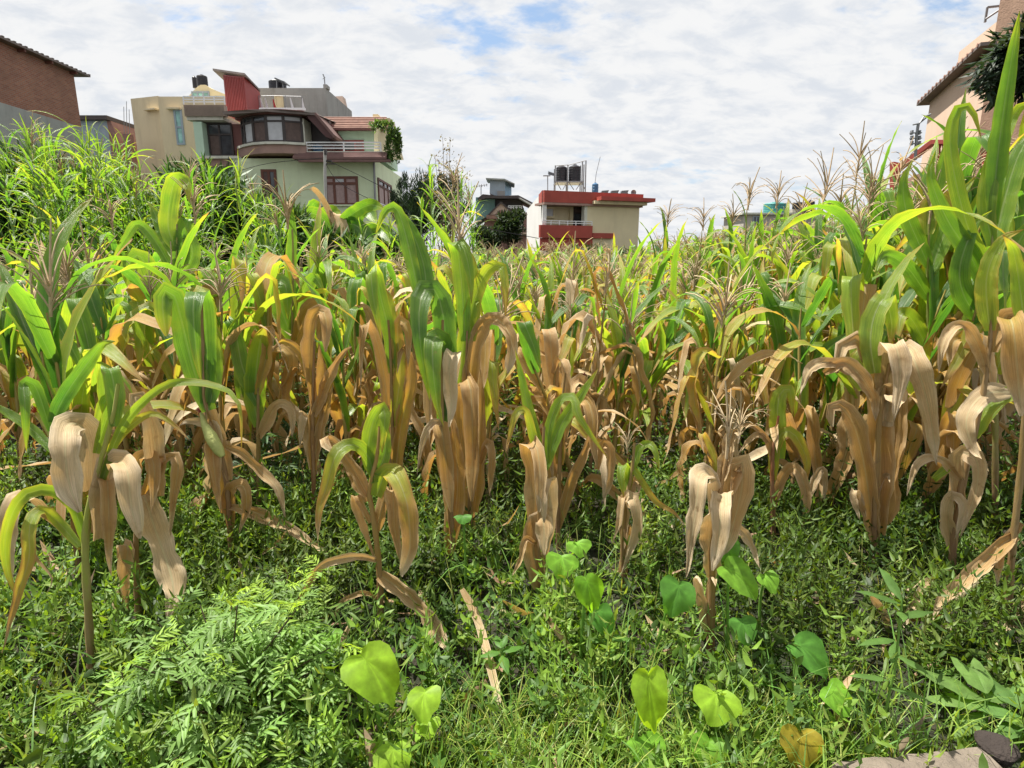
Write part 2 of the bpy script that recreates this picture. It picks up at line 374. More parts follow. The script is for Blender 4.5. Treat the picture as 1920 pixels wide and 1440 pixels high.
# ------------------------------------------------------------------ object helpers
def tag(o, label=None, cat=None, group=None, kind=None):
    if label: o['label'] = label
    if cat: o['category'] = cat
    if group: o['group'] = group
    if kind: o['kind'] = kind
    return o
def empty(name, loc, label=None, cat=None, group=None, rz=0.0):
    o = bpy.data.objects.new(name, None); COL.objects.link(o)
    o.location = loc; o.rotation_euler = (0, 0, rz); o.empty_display_size = 0.1
    return tag(o, label, cat, group)
def link(name, me, parent=None, mat=None):
    if mat is not None and not me.materials: me.materials.append(mat)
    o = bpy.data.objects.new(name, me); COL.objects.link(o)
    if parent is not None:
        o.parent = parent
    return o
class MB:
    """collects simple shapes given in WORLD coordinates and links them as one mesh"""
    def __init__(s): s.v, s.f = [], []
    def add(s, vs, fs):
        b = len(s.v); s.v += [tuple(x) for x in vs]; s.f += [tuple(b + i for i in q) for q in fs]; return s
    def hexa(s, a, b):
        """8 corners: a = 4 bottom (ccw), b = 4 top"""
        return s.add(list(a) + list(b), [(3, 2, 1, 0), (4, 5, 6, 7), (0, 1, 5, 4), (1, 2, 6, 5), (2, 3, 7, 6), (3, 0, 4, 7)])
    def box(s, x0, x1, y0, y1, z0, z1):
        return s.hexa([(x0, y0, z0), (x1, y0, z0), (x1, y1, z0), (x0, y1, z0)], [(x0, y0, z1), (x1, y0, z1), (x1, y1, z1), (x0, y1, z1)])
    def prism(s, outline, vec):
        """extrude a planar outline (list of points) along vec"""
        n = len(outline); vec = Vector(vec)
        a = [Vector(p) for p in outline]; b = [p + vec for p in a]
        return s.add(a + b, [tuple(range(n - 1, -1, -1)), tuple(range(n, 2 * n))] + [(i, (i + 1) % n, n + (i + 1) % n, n + i) for i in range(n)])
    def tube(s, pts, r, seg=6, r1=None):
        pts = [Vector(p) for p in pts]; n = len(pts); vs = []
        for i, p in enumerate(pts):
            t = (pts[min(i + 1, n - 1)] - pts[max(i - 1, 0)]).normalized()
            u = t.cross(Vector((0.31, 0.2, 1)) if abs(t.z) < 0.9 else Vector((1, 0.2, 0))).normalized(); w = t.cross(u)
            rr = r if r1 is None else r + (r1 - r) * i / (n - 1)
            for k in range(seg):
                a = 2 * math.pi * k / seg; vs.append(p + u * (rr * math.cos(a)) + w * (rr * math.sin(a)))
        fs = [(i * seg + k, i * seg + (k + 1) % seg, (i + 1) * seg + (k + 1) % seg, (i + 1) * seg + k) for i in range(n - 1) for k in range(seg)]
        fs += [tuple(range(seg - 1, -1, -1)), tuple((n - 1) * seg + k for k in range(seg))]
        return s.add(vs, fs)
    def lathe(s, c, prof, seg=20):
        """prof: (radius, z) pairs"""
        c = Vector(c); vs = []
        for r, z in prof:
            for k in range(seg):
                a = 2 * math.pi * k / seg; vs.append(c + Vector((r * math.cos(a), r * math.sin(a), z)))
        n = len(prof)
        fs = [(i * seg + k, i * seg + (k + 1) % seg, (i + 1) * seg + (k + 1) % seg, (i + 1) * seg + k) for i in range(n - 1) for k in range(seg)]
        fs += [tuple(range(seg - 1, -1, -1)), tuple((n - 1) * seg + k for k in range(seg))]
        return s.add(vs, fs)
    def build(s, name, mat, parent=None, smooth=False):
        off = parent_world(parent)
        me = bpy.data.meshes.new(name)
        me.from_pydata([tuple(Vector(v) - off) for v in s.v], [], s.f); me.update()
        if smooth:
            me.polygons.foreach_set('use_smooth', [True] * len(me.polygons))
        return link(name, me, parent, mat)
def parent_world(p):
    v = Vector((0, 0, 0))
    while p is not None:
        v = v + p.location; p = p.parent
    return v

def mesh_np(name, V, F, mat, uv=None, tint=None, smooth=True):
    """V (n,3); F list of arrays (m,k) of face indices; uv per vertex; tint per vertex rgb"""
    me = bpy.data.meshes.new(name)
    V = np.ascontiguousarray(V, dtype=np.float32)
    F = [np.asarray(f, dtype=np.int32) for f in F if len(f)]
    nl = sum(f.size for f in F); npoly = sum(len(f) for f in F)
    me.vertices.add(len(V)); me.vertices.foreach_set('co', V.ravel())
    me.loops.add(nl); me.polygons.add(npoly)
    li = np.concatenate([f.ravel() for f in F])
    me.loops.foreach_set('vertex_index', li)
    tot = np.concatenate([np.full(len(f), f.shape[1], dtype=np.int32) for f in F])
    st = np.concatenate([[0], np.cumsum(tot)[:-1]]).astype(np.int32)
    me.polygons.foreach_set('loop_start', st)
    if smooth: me.polygons.foreach_set('use_smooth', np.ones(npoly, dtype=bool))
    me.update(calc_edges=True)
    if uv is not None:
        u = me.uv_layers.new(name='leaf')
        u.data.foreach_set('uv', np.asarray(uv, dtype=np.float32)[li].ravel())
    if tint is not None:
        a = me.attributes.new('tint', 'FLOAT_COLOR', 'POINT')
        t = np.ones((len(V), 4), dtype=np.float32); t[:, :3] = tint
        a.data.foreach_set('color', t.ravel())
    if mat is not None: me.materials.append(mat)
    return me
# ------------------------------------------------------------------ numeric helpers
def unit(a):
    return a / np.maximum(np.linalg.norm(a, axis=-1, keepdims=True), 1e-9)
def catmull(pts, n):
    p = np.asarray(pts, float)
    seg = np.linalg.norm(np.diff(p, axis=0), axis=1); seg = np.maximum(seg, 1e-6)
    t = np.concatenate([[0], np.cumsum(np.sqrt(seg))]); t2 = np.concatenate([[0], np.cumsum(seg)])
    m = np.zeros_like(p)
    for i in range(len(p)):
        a, b = max(i - 1, 0), min(i + 1, len(p) - 1)
        m[i] = (p[b] - p[a]) / max(t[b] - t[a], 1e-6)
    # sample evenly by arc length
    q = np.linspace(0, t2[-1], n); u = np.interp(q, t2, t); out = []
    for x in u:
        i = min(np.searchsorted(t, x, side='right') - 1, len(p) - 2); i = max(i, 0)
        h = t[i + 1] - t[i]; s = (x - t[i]) / h
        out.append((2*s**3 - 3*s**2 + 1) * p[i] + (s**3 - 2*s**2 + s) * h * m[i] + (-2*s**3 + 3*s**2) * p[i+1] + (s**3 - s**2) * h * m[i+1])
    return np.array(out)
# ------------------------------------------------------------------ ground
def ground():
    g = np.random.default_rng(2)
    ys = np.concatenate([np.linspace(-4, 12, 90), np.geomspace(12.3, 900, 46)]); xs = np.concatenate([-np.geomspace(12, 900, 40)[::-1], np.linspace(-11.8, 11.8, 110), np.geomspace(12, 900, 40)])
    X, Y = np.meshgrid(xs, ys)
    Z = .018 * np.sin(X * 3.1 + Y) * np.cos(Y * 4.3 - X) + .012 * np.sin(X * 9 + 2 * Y) * np.sin(Y * 11)
    Z = np.where((np.abs(X) < 12) & (Y < 12), Z - .02, -.03)
    V = np.stack([X, Y, Z], -1).reshape(-1, 3); i = np.arange(len(V)).reshape(X.shape)
    F = np.stack([i[:-1, :-1], i[:-1, 1:], i[1:, 1:], i[1:, :-1]], -1).reshape(-1, 4)
    tag(link('ground', mesh_np('ground', V, [F], M['ground'])), None, None, None, 'structure')
ground()

# ------------------------------------------------------------------ buildings
class Face:
    """an upright wall plane through two pixel columns at given distances; pt() meets a pixel's sight line with it"""
    def __init__(s, pxa, Ya, pxb, Yb, py=300):
        a, b = P(pxa, py, Ya), P(pxb, py, Yb); s.o = Vector((a.x, a.y, 0)); d = Vector((b.x - a.x, b.y - a.y, 0)); s.d = d.normalized()
        s.n = Vector((s.d.y, -s.d.x, 0))
        if s.n.dot(Vector((0, 0, 0)) - s.o) < 0: s.n = -s.n
    def pt(s, px, py, out=0.0):
        c = Vector((0, 0, CAM_H)); d = _F + Vector((1, 0, 0)) * ((px - 960) / FPX) - _U * ((py - 720) / FPX)
        k = (s.o + s.n * out - c).dot(s.n) / d.dot(s.n); return c + d * k
    def loc(s, u, z, out): return s.o + s.d * u + s.n * out + Vector((0, 0, z))
    def su(s, px, py, out=0.0): return (s.pt(px, py, out) - s.o).dot(s.d)
    def rect(s, px0, py0, px1, py1, out=0.0):
        m = (py0 + py1) / 2; return s.su(px0, m, out), s.su(px1, m, out), s.pt((px0 + px1) / 2, py1, out).z, s.pt((px0 + px1) / 2, py0, out).z
    def slab(s, mb, u0, u1, z0, z1, o0, o1):
        a = [s.loc(u0, z0, o1), s.loc(u1, z0, o1), s.loc(u1, z0, o0), s.loc(u0, z0, o0)]; return mb.hexa(a, [p + Vector((0, 0, z1 - z0)) for p in a])
    def box(s, mb, px0, py0, px1, py1, o0, o1):
        return s.slab(mb, *s.rect(px0, py0, px1, py1, o1), o0, o1)
    def poly(s, mb, pts, o0, o1):
        q = [s.pt(x, y, o1) for x, y in pts]; return mb.prism(q, s.n * (o0 - o1))
    def window(s, root, px0, py0, px1, py1, cols, rows, fm, panes, name='window', fw=.07, o=0.0):
        u0, u1, z0, z1 = s.rect(px0, py0, px1, py1, o); mb = MB()
        us = [u0 + (u1 - u0) * c for c in cols]; zs = [z1 + (z0 - z1) * r for r in rows]
        for i, u in enumerate(us): s.slab(mb, u - fw / 2, u + fw / 2, z0 - fw / 2, z1 + fw / 2, o + .003, o + .085)
        for i, z in enumerate(zs):
            for j in range(len(us) - 1): s.slab(mb, us[j] + fw / 2, us[j + 1] - fw / 2, z - fw / 2, z + fw / 2, o + .004, o + .08)
        w = mb.build(name, M[fm], root)
        k = 0
        for j in range(len(us) - 1):
            for i in range(len(zs) - 1):
                p = MB(); s.slab(p, us[j] + fw / 2, us[j + 1] - fw / 2, zs[i + 1] + fw / 2, zs[i] - fw / 2, o + .006, o + .03)
                p.build('pane', M[panes[k % len(panes)]], w); k += 1
        return w
    def railing(s, root, px0, py0, px1, py1, posts, rails, mat, name='railing', r=.03, o=.1):
        u0, u1, z0, z1 = s.rect(px0, py0, px1, py1, o); mb = MB()
        for i in range(posts):
            u = u0 + (u1 - u0) * i / (posts - 1); s.slab(mb, u - r, u + r, z0, z1, o - r, o + r)
        for i in range(rails):
            z = z1 - (z1 - z0) * i / max(rails, 1); s.slab(mb, u0, u1, z - r, z + r, o - r * .8, o + r * .8)
        return mb.build(name, M[mat], root)
def house(name, label, px, Y, cat='house'):
    p = P(px, 400, Y); return empty(name, (p.x, Y, 0), label, cat)
def tank(label, px0, py0, px1, py1, Y, mat, name='water_tank', ribs=5, cat='water tank', group=None):
    c = P((px0 + px1) / 2, py1, Y); rr = (P(px1, py1, Y).x - P(px0, py1, Y).x) / 2; h = P(px0, py0, Y).z - c.z
    root = empty(name, (c.x, Y + rr, c.z), label, cat, group); prof = [(rr * .96, 0), (rr, h * .03)]
    for i in range(ribs):
        a = .05 + .72 * i / ribs; prof += [(rr, h * a), (rr, h * (a + .10)), (rr * .955, h * (a + .115)), (rr * .955, h * (a + .135))]
    prof += [(rr, h * .80), (rr * .93, h * .86), (rr * .45, h * .94), (rr * .32, h * .945)]
    mb = MB().lathe((c.x, Y + rr, c.z), prof, 24); mb.build('tank_body', M[mat], root, smooth=False)
    MB().lathe((c.x, Y + rr, c.z + h * .946), [(rr * .30, 0), (rr * .30, h * .04), (rr * .2, h * .055)], 16).build('lid', M[mat], root)
    return root

# --- brick house far left
def brick_house():
    D1, D0 = 33.0, 27.8
    f = Face(145, D1, 0, D0, 180); root = house('brick_house', 'brick house with cement-rendered lower wall and thin tin roof, cut by the frame', 60, 30)
    mb = MB(); top = f.pt(144, 140).z; mid = f.pt(131, 232).z; u1 = f.su(144, 180); 
    f.slab(mb, u1, 12.5, mid, top, -8, 0); mb.build('upper_wall', M['brick'], root)
    mb = MB(); f.slab(mb, u1 + .12, 12.5, -1, mid - .01, -8, .06); mb.build('lower_wall', M['cement'], root)
    mb = MB(); f.slab(mb, u1 - .75, 12.5, top + .01, top + .10, -8.4, .38)
    for i in range(40): f.slab(mb, u1 - .75 + i * .33, u1 - .75 + i * .33 + .12, top + .103, top + .14, -8.4, .40)
    mb.build('roof', M['tin'], root)
    mb = MB()
    for i in range(7): f.slab(mb, u1 + .2 + i * 1.7, u1 + .3 + i * 1.7, top - .12, top + .008, .003, .34)
    mb.build('eave_bracket', M['wood'], root)['kind'] = 'stuff'
brick_house()
def gap_house():
    f = Face(145, 46, 250, 46); root = house('shed_house', 'small low house with grey-blue wall seen in the gap beside the brick house', 190, 46)
    mb = MB(); f.slab(mb, *f.rect(140, 222, 205, 300)[:2], -1, f.pt(170, 225).z, -6, 0); mb.build('wall', M['bluegrey'], root)
    mb = MB(); f.box(mb, 136, 216, 200, 224, -6.2, .4); mb.build('roof', M['dark_roof'], root)
    mb = MB(); f.poly(mb, [(200, 226), (207, 226), (222, 262), (222, 330), (200, 330)], -4, -.01); mb.build('stair_wall', M['mauve'], root)
    root = house('brick_pier', 'unfinished reddish pier with bare rebar rods beside the beige block', 240, 44, 'pillar')
    f = Face(225, 44, 250, 44); mb = MB(); f.slab(mb, *f.rect(232, 251, 244, 290)[:2], -1, f.pt(238, 251).z, -.5, 0); mb.build('pier', M['mauve'], root)
    mb = MB()
    for dx, ty in ((233, 200), (238, 190), (243, 205)): mb.tube([f.pt(dx, 252), f.pt(dx - 1, ty)], .02, 5)
    mb.build('rebar', M['steel'], root)
gap_house()

# --- beige block left of the green house
def beige_block():
    root = house('beige_house', 'beige flat-roofed block behind the reeds with stepped parapets', 300, 46)
    f = Face(250, 46, 345, 44.5)
    mb = MB(); f.slab(mb, *f.rect(252, 182, 303, 300)[:2], -1, f.pt(275, 182).z, -9, 0); mb.build('wall', M['beige_wall'], root)
    g2 = Face(303, 43.6, 420, 43.6)
    mb = MB(); g2.slab(mb, *g2.rect(303, 181, 425, 300)[:2], -1, g2.pt(303, 181).z, -8, 0); mb.build('wall', M['beige_wall'], root)
    g2.window(root, 331, 207, 343, 270, [0, 1], [0, .5, 1], 'bluegrey', ['tealglass'], fw=.12)
    mb = MB(); g2.box(mb, 310, 201, 335, 204, .003, .35); mb.build('sunshade', M['beige_wall'], root)
    mb = MB(); f.box(mb, 268, 203, 290, 206, .003, .35); mb.build('sunshade', M['beige_wall'], root)
    h = Face(350, 47, 430, 47); mb = MB(); h.poly(mb, [(352, 240), (352, 182), (366, 166), (376, 159), (385, 159), (396, 166), (425, 178), (425, 240)], -5, 0); mb.build('gable_wall', M['cream_wall'], root)
    h.window(root, 362, 173, 393, 200, [0, .33, .66, 1], [0, 1], 'bluegrey', ['tealglass'], fw=.1)
    h.window(root, 400, 184, 411, 200, [0, 1], [0, 1], 'bluegrey', ['tealglass'], fw=.1)
    r = tank('dark tilted rooftop water tank on the cream gable block', 366, 137, 385, 160, 47.5, 'black_plastic')
    r = tank('second dark rooftop tank, narrower, left on the cream gable block', 360, 141, 368, 164, 48.5, 'black_plastic')
beige_block()

# --- pale green house with the bay window
def green_house():
    Y = 38.0; f = Face(492, Y, 703, Y); root = house('green_house', 'pale green house with dark glazed bay window, red tiled roof and white balcony rail', 580, Y)
    R_ = f.rect
    def part(name, mat, *boxes, smooth=False):
        mb = MB()
        for b in boxes: f.box(mb, *b)
        return mb.build(name, M[mat], root)
    mb = MB(); u0, u1, _, zt = R_(440, 300, 703, 390); f.slab(mb, u0, u1, -1, f.pt(600, 297).z, -9, 0); mb.build('lower_wall', M['green_wall'], root)
    # left wing
    mb = MB(); u0, u1, _, _ = R_(361, 240, 441, 300); f.slab(mb, u0, u1, -1, f.pt(400, 300).z, -8.6, -.4); mb.build('wing_wall', M['mint_wall'], root)
    mb = MB(); f.slab(mb, R_(361, 240, 377, 290)[0], R_(361, 240, 377, 290)[1], f.pt(368, 299).z, f.pt(368, 226).z, -6, -.3); mb.build('wing_pier', M['mint_wall'], root)
    # recessed upper wall behind bay and windows
    mb = MB(); u0, u1, _, _ = R_(377, 240, 616, 290); f.slab(mb, u0, u1, f.pt(500, 289).z, f.pt(500, 226).z, -8, -1.0); mb.build('upper_wall', M['maroon'], root)
    f.window(root, 376, 232, 436, 292, [0, .28, .62, 1], [0, .34, 1], 'dark_frame', ['glass', 'curtain', 'glass', 'browncurtain', 'glass', 'glass'], name='wing_window', fw=.10, o=-.95)
    part('wing_floor_slab', 'slab', (374, 292, 446, 297, -2.0, .1)); part('wing_slab_underside', 'pink_slab', (382, 297.3, 446, 312, -1.8, -.1))
    part('wing_roof_slab', 'slab', (350, 218, 418, 225, -6, -.2))
    b = part('roof_balcony_skirt', 'corrug', (345, 196.5, 421, 217.5, -.5, -.1))
    mb = MB(); u0, u1, z0, z1 = R_(345, 196.5, 421, 217.5)
    for i in range(34): f.slab(mb, u0 + (u1 - u0) * i / 34, u0 + (u1 - u0) * (i + .45) / 34, z0, z1, -.097, -.06)
    mb.build('corrugation', M['corrug'], root)['kind'] = 'stuff'
    f.railing(root, 344, 181, 421, 196, 5, 3, 'white_paint', 'terrace_railing', .03, -.3)
    # bay window: five facets on a curved slab
    ang = [(-1.0, 442, -.9), (-.5, 457, -.15), (0, 481, .45), (.0, 509, .75), (.5, 541, .75), (1, 570, .35)]
    pts = [(px, o) for _, px, o in ang]
    zb, zt = f.pt(510, 271).z, f.pt(510, 221).z; zm = f.pt(510, 232).z
    pan = ['glass', 'curtain', 'browncurtain', 'curtain', 'browncurtain']
    for i in range(5):
        (pa, oa), (pb, ob_) = pts[i], pts[i + 1]
        A = f.loc(f.su(pa, 245), 0, oa); B = f.loc(f.su(pb, 245), 0, ob_); d = (B - A).normalized(); n = Vector((d.y, -d.x, 0)); n = -n if n.y > 0 else n
        L = (B - A).length; mb = MB()
        def bar(u0, u1, z0, z1, o0, o1):
            q = [A + d * u0 + n * o1, A + d * u1 + n * o1, A + d * u1 + n * o0, A + d * u0 + n * o0]; mb.hexa([x + Vector((0, 0, z0)) for x in q], [x + Vector((0, 0, z1)) for x in q])
        bar(-.05, .08, zb, zt, -.05, .06); bar(L - .08, L + .03, zb, zt, -.05, .055)
        bar(.08, L - .08, zm - .05, zm + .05, -.04, .05); bar(.08, L - .08, zt - .08, zt, -.04, .05); bar(.08, L - .08, zb, zb + .12, -.04, .05)
        w = mb.build('bay_window', M['dark_frame'], root)
        for (z0, z1, m) in ((zm + .05, zt - .08, 'curtain' if i > 2 else 'glass'), (zb + .12, zm - .05, pan[i])):
            p = MB(); q = [A + d * .08 + n * .0, A + d * (L - .08) + n * .0, A + d * (L - .08) + n * -.03, A + d * .08 + n * -.03]
            p.hexa([x + Vector((0, 0, z0)) for x in q], [x + Vector((0, 0, z1)) for x in q]); p.build('pane', M[m], w)
    def curved(name, mat, grow, z0, z1):
        o = [f.loc(f.su(px, 245) + (-.25 if i == 0 else (.25 if i == 5 else 0)), z0, oo + grow) for i, (px, oo) in enumerate(pts)]
        o += [f.loc(f.su(575, 245), z0, -1.2), f.loc(f.su(440, 245), z0, -1.2)]
        MB().prism(o, (0, 0, z1 - z0)).build(name, M[mat], root)
    curved('bay_floor_slab', 'slab', .35, f.pt(510, 276).z, f.pt(510, 271.5).z)
    curved('bay_slab_underside', 'pink_slab', .22, f.pt(510, 292).z, f.pt(510, 276.3).z)
    # dark bay roof with its long sheet edge and the raking end
    curved('bay_roof_fascia', 'maroon', .28, f.pt(510, 220.6).z, f.pt(510, 212).z)
    mb = MB(); A0, A1, A2 = f.pt(416, 209, .9), f.pt(500, 204, 1.3), f.pt(590, 212, 1.0)
    mb.prism([A0, f.pt(460, 206, 1.2), A1, f.pt(550, 207, 1.3), A2, f.pt(598, 216, .9), f.pt(590, 216, 1.0), f.pt(500, 209, 1.3), f.pt(420, 215, .9)], (0, 4.0, .35)); mb.build('bay_roof_sheet', M['tin'], root)
    mb = MB(); f.poly(mb, [(574, 214), (590, 212), (625, 254), (622, 260), (611, 257), (578, 222)], -2.5, .9); mb.build('raking_roof', M['dark_maroon'], root)
    mb = MB(); f.poly(mb, [(586, 211), (592, 211), (627, 253), (625, 258)], -2.5, 1.0); mb.build('raking_roof_edge', M['skirt'], root)
    part('balcony_recess', 'dark_frame', (571, 226, 618, 270, -1.4, -.9))  # near-black block, its colour stands in for shade inside the balcony
    part('balcony_side_post', 'slab', (568.5, 222, 571, 272, -.9, .35))
    # right wing
    mb = MB(); u0, u1, _, _ = R_(612, 260, 709, 284, -1.6); f.slab(mb, u0, u1, f.pt(650, 288).z, f.pt(650, 243, -1.6).z, -8, -1.6); mb.build('right_upper_wall', M['mint_wall'], root)
    f.window(root, 629, 265, 681, 284, [0, .28, .72, 1], [0, 1], 'red_wood', ['wood', 'glass', 'wood'], name='red_window', fw=.11, o=-1.55)
    part('balcony_floor', 'slab', (570, 283.5, 717, 287, -2.0, .55))
    mb = MB(); z1 = f.pt(640, 287).z - .02; z0 = f.pt(640, 303).z
    u0, u1 = f.su(560, 295), f.su(731, 295)
    mb.prism([f.loc(u0, z1, .0), f.loc(u0, z1, .5), f.loc(u0, z0 + .12, 1.05), f.loc(u0, z0, 1.05), f.loc(u0, z0, .003)], f.d * (u1 - u0)); mb.build('tiled_skirt_roof', M['skirt'], root)
    mb = MB()
    for k in range(4):
        t = (k + .5) / 4; f.slab(mb, u0, u1, z1 + (z0 + .12 - z1) * t - .02, z1 + (z0 + .12 - z1) * t + .03, .3, .52 + .55 * t)
    mb.build('skirt_tile_rows', M['skirt'], root)['kind'] = 'stuff'
    part('skirt_edge', 'skirt', (559, 299, 732, 303.5, .9, 1.11))
    f.railing(root, 575, 267, 714, 283.5, 3, 3, 'white_paint', 'balcony_railing', .035, .45)
    # gable end at the right, turned away
    g_ = Face(706, Y - .2, 757, Y + 6.5)
    mb = MB(); g_.poly(mb, [(709, 242), (730, 240), (742, 243), (757, 300), (716, 300), (709, 284)], -.25, 0); mb.build('gable_end', M['cream_wall'], root)
    mb = MB(); s_ = Face(703, Y, 745, Y + 8); s_.slab(mb, 0, s_.su(742, 340), -1, s_.pt(703, 301).z, -.3, -.002); mb.build('side_wall', M['green_wall'], root)
    s_.window(root, 709, 343, 733, 386, [0, .4, .7, 1], [0, .25, 1], 'wood', ['glass', 'pinkcurtain'], name='side_window', fw=.13)
    s_.railing(root, 708, 386, 740, 392, 6, 2, 'white_paint', 'side_railing', .03, .5)
    # tile roof
    mb = MB(); z0, z1 = f.pt(640, 241, -.9).z, f.pt(640, 219, -5.1).z; ua, ub, uc, ud = f.su(606, 240, -.9), f.su(735, 240, -.9), f.su(724, 222, -5.1), f.su(594, 220, -5.1)
    N = 7
    for k in range(N):
        t0, t1 = k / N, (k + 1) / N; lift = .07
        def row(t, up): return [f.loc(ua + (ud - ua) * t, z0 + (z1 - z0) * t + up, -.9 - 4.2 * t), f.loc(ub + (uc - ub) * t, z0 + (z1 - z0) * t + up, -.9 - 4.2 * t)]
        a, b = row(t0, lift), row(t1, 0.0); c, d = row(t0, -.05), row(t1, -.08)
        mb.add([a[0], a[1], b[1], b[0], c[0], c[1], d[1], d[0]], [(0, 1, 2, 3), (4, 7, 6, 5), (0, 4, 5, 1), (1, 5, 6, 2), (2, 6, 7, 3), (3, 7, 4, 0)])
    mb.build('tile_roof', M['tile'], root)
    part('roof_fascia', 'maroon', (606, 240.5, 738, 243.5, -1.2, -.85))
    part('parapet', 'beige_wall', (660, 221, 731, 228, -7.5, -5.6)); part('chimney', 'beige_wall', (699, 214, 709, 222, -7, -6.2))
    # ground floor openings
    f.window(root, 612, 333, 670, 383, [0, .27, .63, 1], [0, .22, 1], 'wood', ['pinkcurtain', 'pinkcurtain', 'curtain', 'pinkcurtain'], name='wood_window', fw=.15)
    f.window(root, 494, 320, 518, 372, [0, .5, 1], [0, 1], 'wood', ['browncurtain', 'glass'], name='dark_window', fw=.15)
    part('floor_band', 'green_wall', (600, 383.5, 703, 386, .003, .18))
    mb = MB()
    for k in range(7):
        z = f.pt(600, 305 + 13 * k).z; f.slab(mb, f.su(445, 340), f.su(702, 340), z, z + .03, .003, .012)
    mb.build('plaster_joint', M['green_wall'], root)['kind'] = 'stuff'
    mb = MB(); mb.tube([f.pt(701, 305, .15), f.pt(704, 392, .15), f.pt(704.5, 420, .15)], .06, 8); mb.build('drain_pipe', M['steel'], root)
    # red rooftop cabin, set corner-on, with a single-pitch sheet roof
    cab = house('rooftop_cabin', 'dark red metal cabin with tilted sheet roof on top of the pale green house', 455, 40, 'cabin')
    L_ = P(421, 170, 41.5); Cn = P(460, 170, 39.8); R2 = P(487, 170, 42.4)
    def col(p, py, Yy, px): return Vector((p.x, p.y, P(px, py, Yy).z))
    b0 = P(440, 206, 40).z; Bk = Vector((L_.x + R2.x - Cn.x, L_.y + R2.y - Cn.y, 0))
    bot = [Vector((q.x, q.y, b0)) for q in (L_, Cn, R2, Bk)]
    zl, zc, zr = P(421, 140, 41.5).z, P(460, 144, 39.8).z, P(487, 173, 42.4).z
    tops = [Vector((L_.x, L_.y, zl)), Vector((Cn.x, Cn.y, zc)), Vector((R2.x, R2.y, zr)), Vector((Bk.x, Bk.y, zl + zr - zc))]
    MB().hexa(bot, tops).build('cabin_wall', M['red_sheet'], cab)
    mb = MB()
    for (p, q, zp, zq) in ((L_, Cn, zl, zc), (Cn, R2, zc, zr)):
        dd = (q - p); dd.z = 0; nn = Vector((dd.y, -dd.x, 0)).normalized(); nn = -nn if nn.y > 0 else nn
        for i in range(1, 13):
            t = i / 13; a = Vector((p.x, p.y, 0)) + dd * t; zt_ = zp + (zq - zp) * t
            mb.hexa([a + nn * .002 + Vector((0, 0, b0)), a + dd.normalized() * .05 + nn * .002 + Vector((0, 0, b0)), a + dd.normalized() * .05 + nn * .03 + Vector((0, 0, b0)), a + nn * .03 + Vector((0, 0, b0))],
                    [a + nn * .002 + Vector((0, 0, zt_ - .1)), a + dd.normalized() * .05 + nn * .002 + Vector((0, 0, zt_ - .1)), a + dd.normalized() * .05 + nn * .03 + Vector((0, 0, zt_ - .1)), a + nn * .03 + Vector((0, 0, zt_ - .1))])
    mb.build('sheet_rib', M['red_sheet'], cab)['kind'] = 'stuff'
    rl, rc, rr2 = P(399, 132, 42.0), P(459, 141, 39.2), P(488.5, 172, 42.6); rb = rl + rr2 - rc
    MB().prism([rl, rc, rr2, rb], (0, 0, .12)).build('cabin_roof', M['tin'], cab)
    # things on the balcony and terrace
    t = tank('blue barrel standing on the balcony behind the white railing', 583, 268, 603, 284, 38.4, 'blue_plastic', 'barrel', 3, 'barrel')
    cl = house('clothes_line', 'clothes line with white and red cloths on the rooftop terrace', 520, 42, 'clothes line'); h = Face(480, 42, 570, 42)
    mb = MB(); mb.tube([h.pt(486, 180), h.pt(510, 179.5), h.pt(566, 181)], .02, 5)
    for px in (486, 536, 566): h.box(mb, px - .4, 179, px + .4, 207, -.02, .02)
    mb.build('line', M['steel'], cl)
    for (a, b_, c, d, m) in ((487, 183, 491, 206, 'cloth_white'), (496, 184, 500, 205, 'cloth_white'), (511, 186, 515, 206, 'cloth_red'), (543, 183, 548, 206, 'cloth_white'), (565, 184, 568, 207, 'cloth_white')):
        mb = MB(); h.poly(mb, [(a, b_), (a + 1.6, b_), (c + 4, d), (c - 1, d)], -.02, .02); mb.build('cloth', M[m], cl)
    f.railing(cl, 487, 203, 572, 207, 6, 2, 'white_paint', 'terrace_rail', .03, -1.0)
green_house()
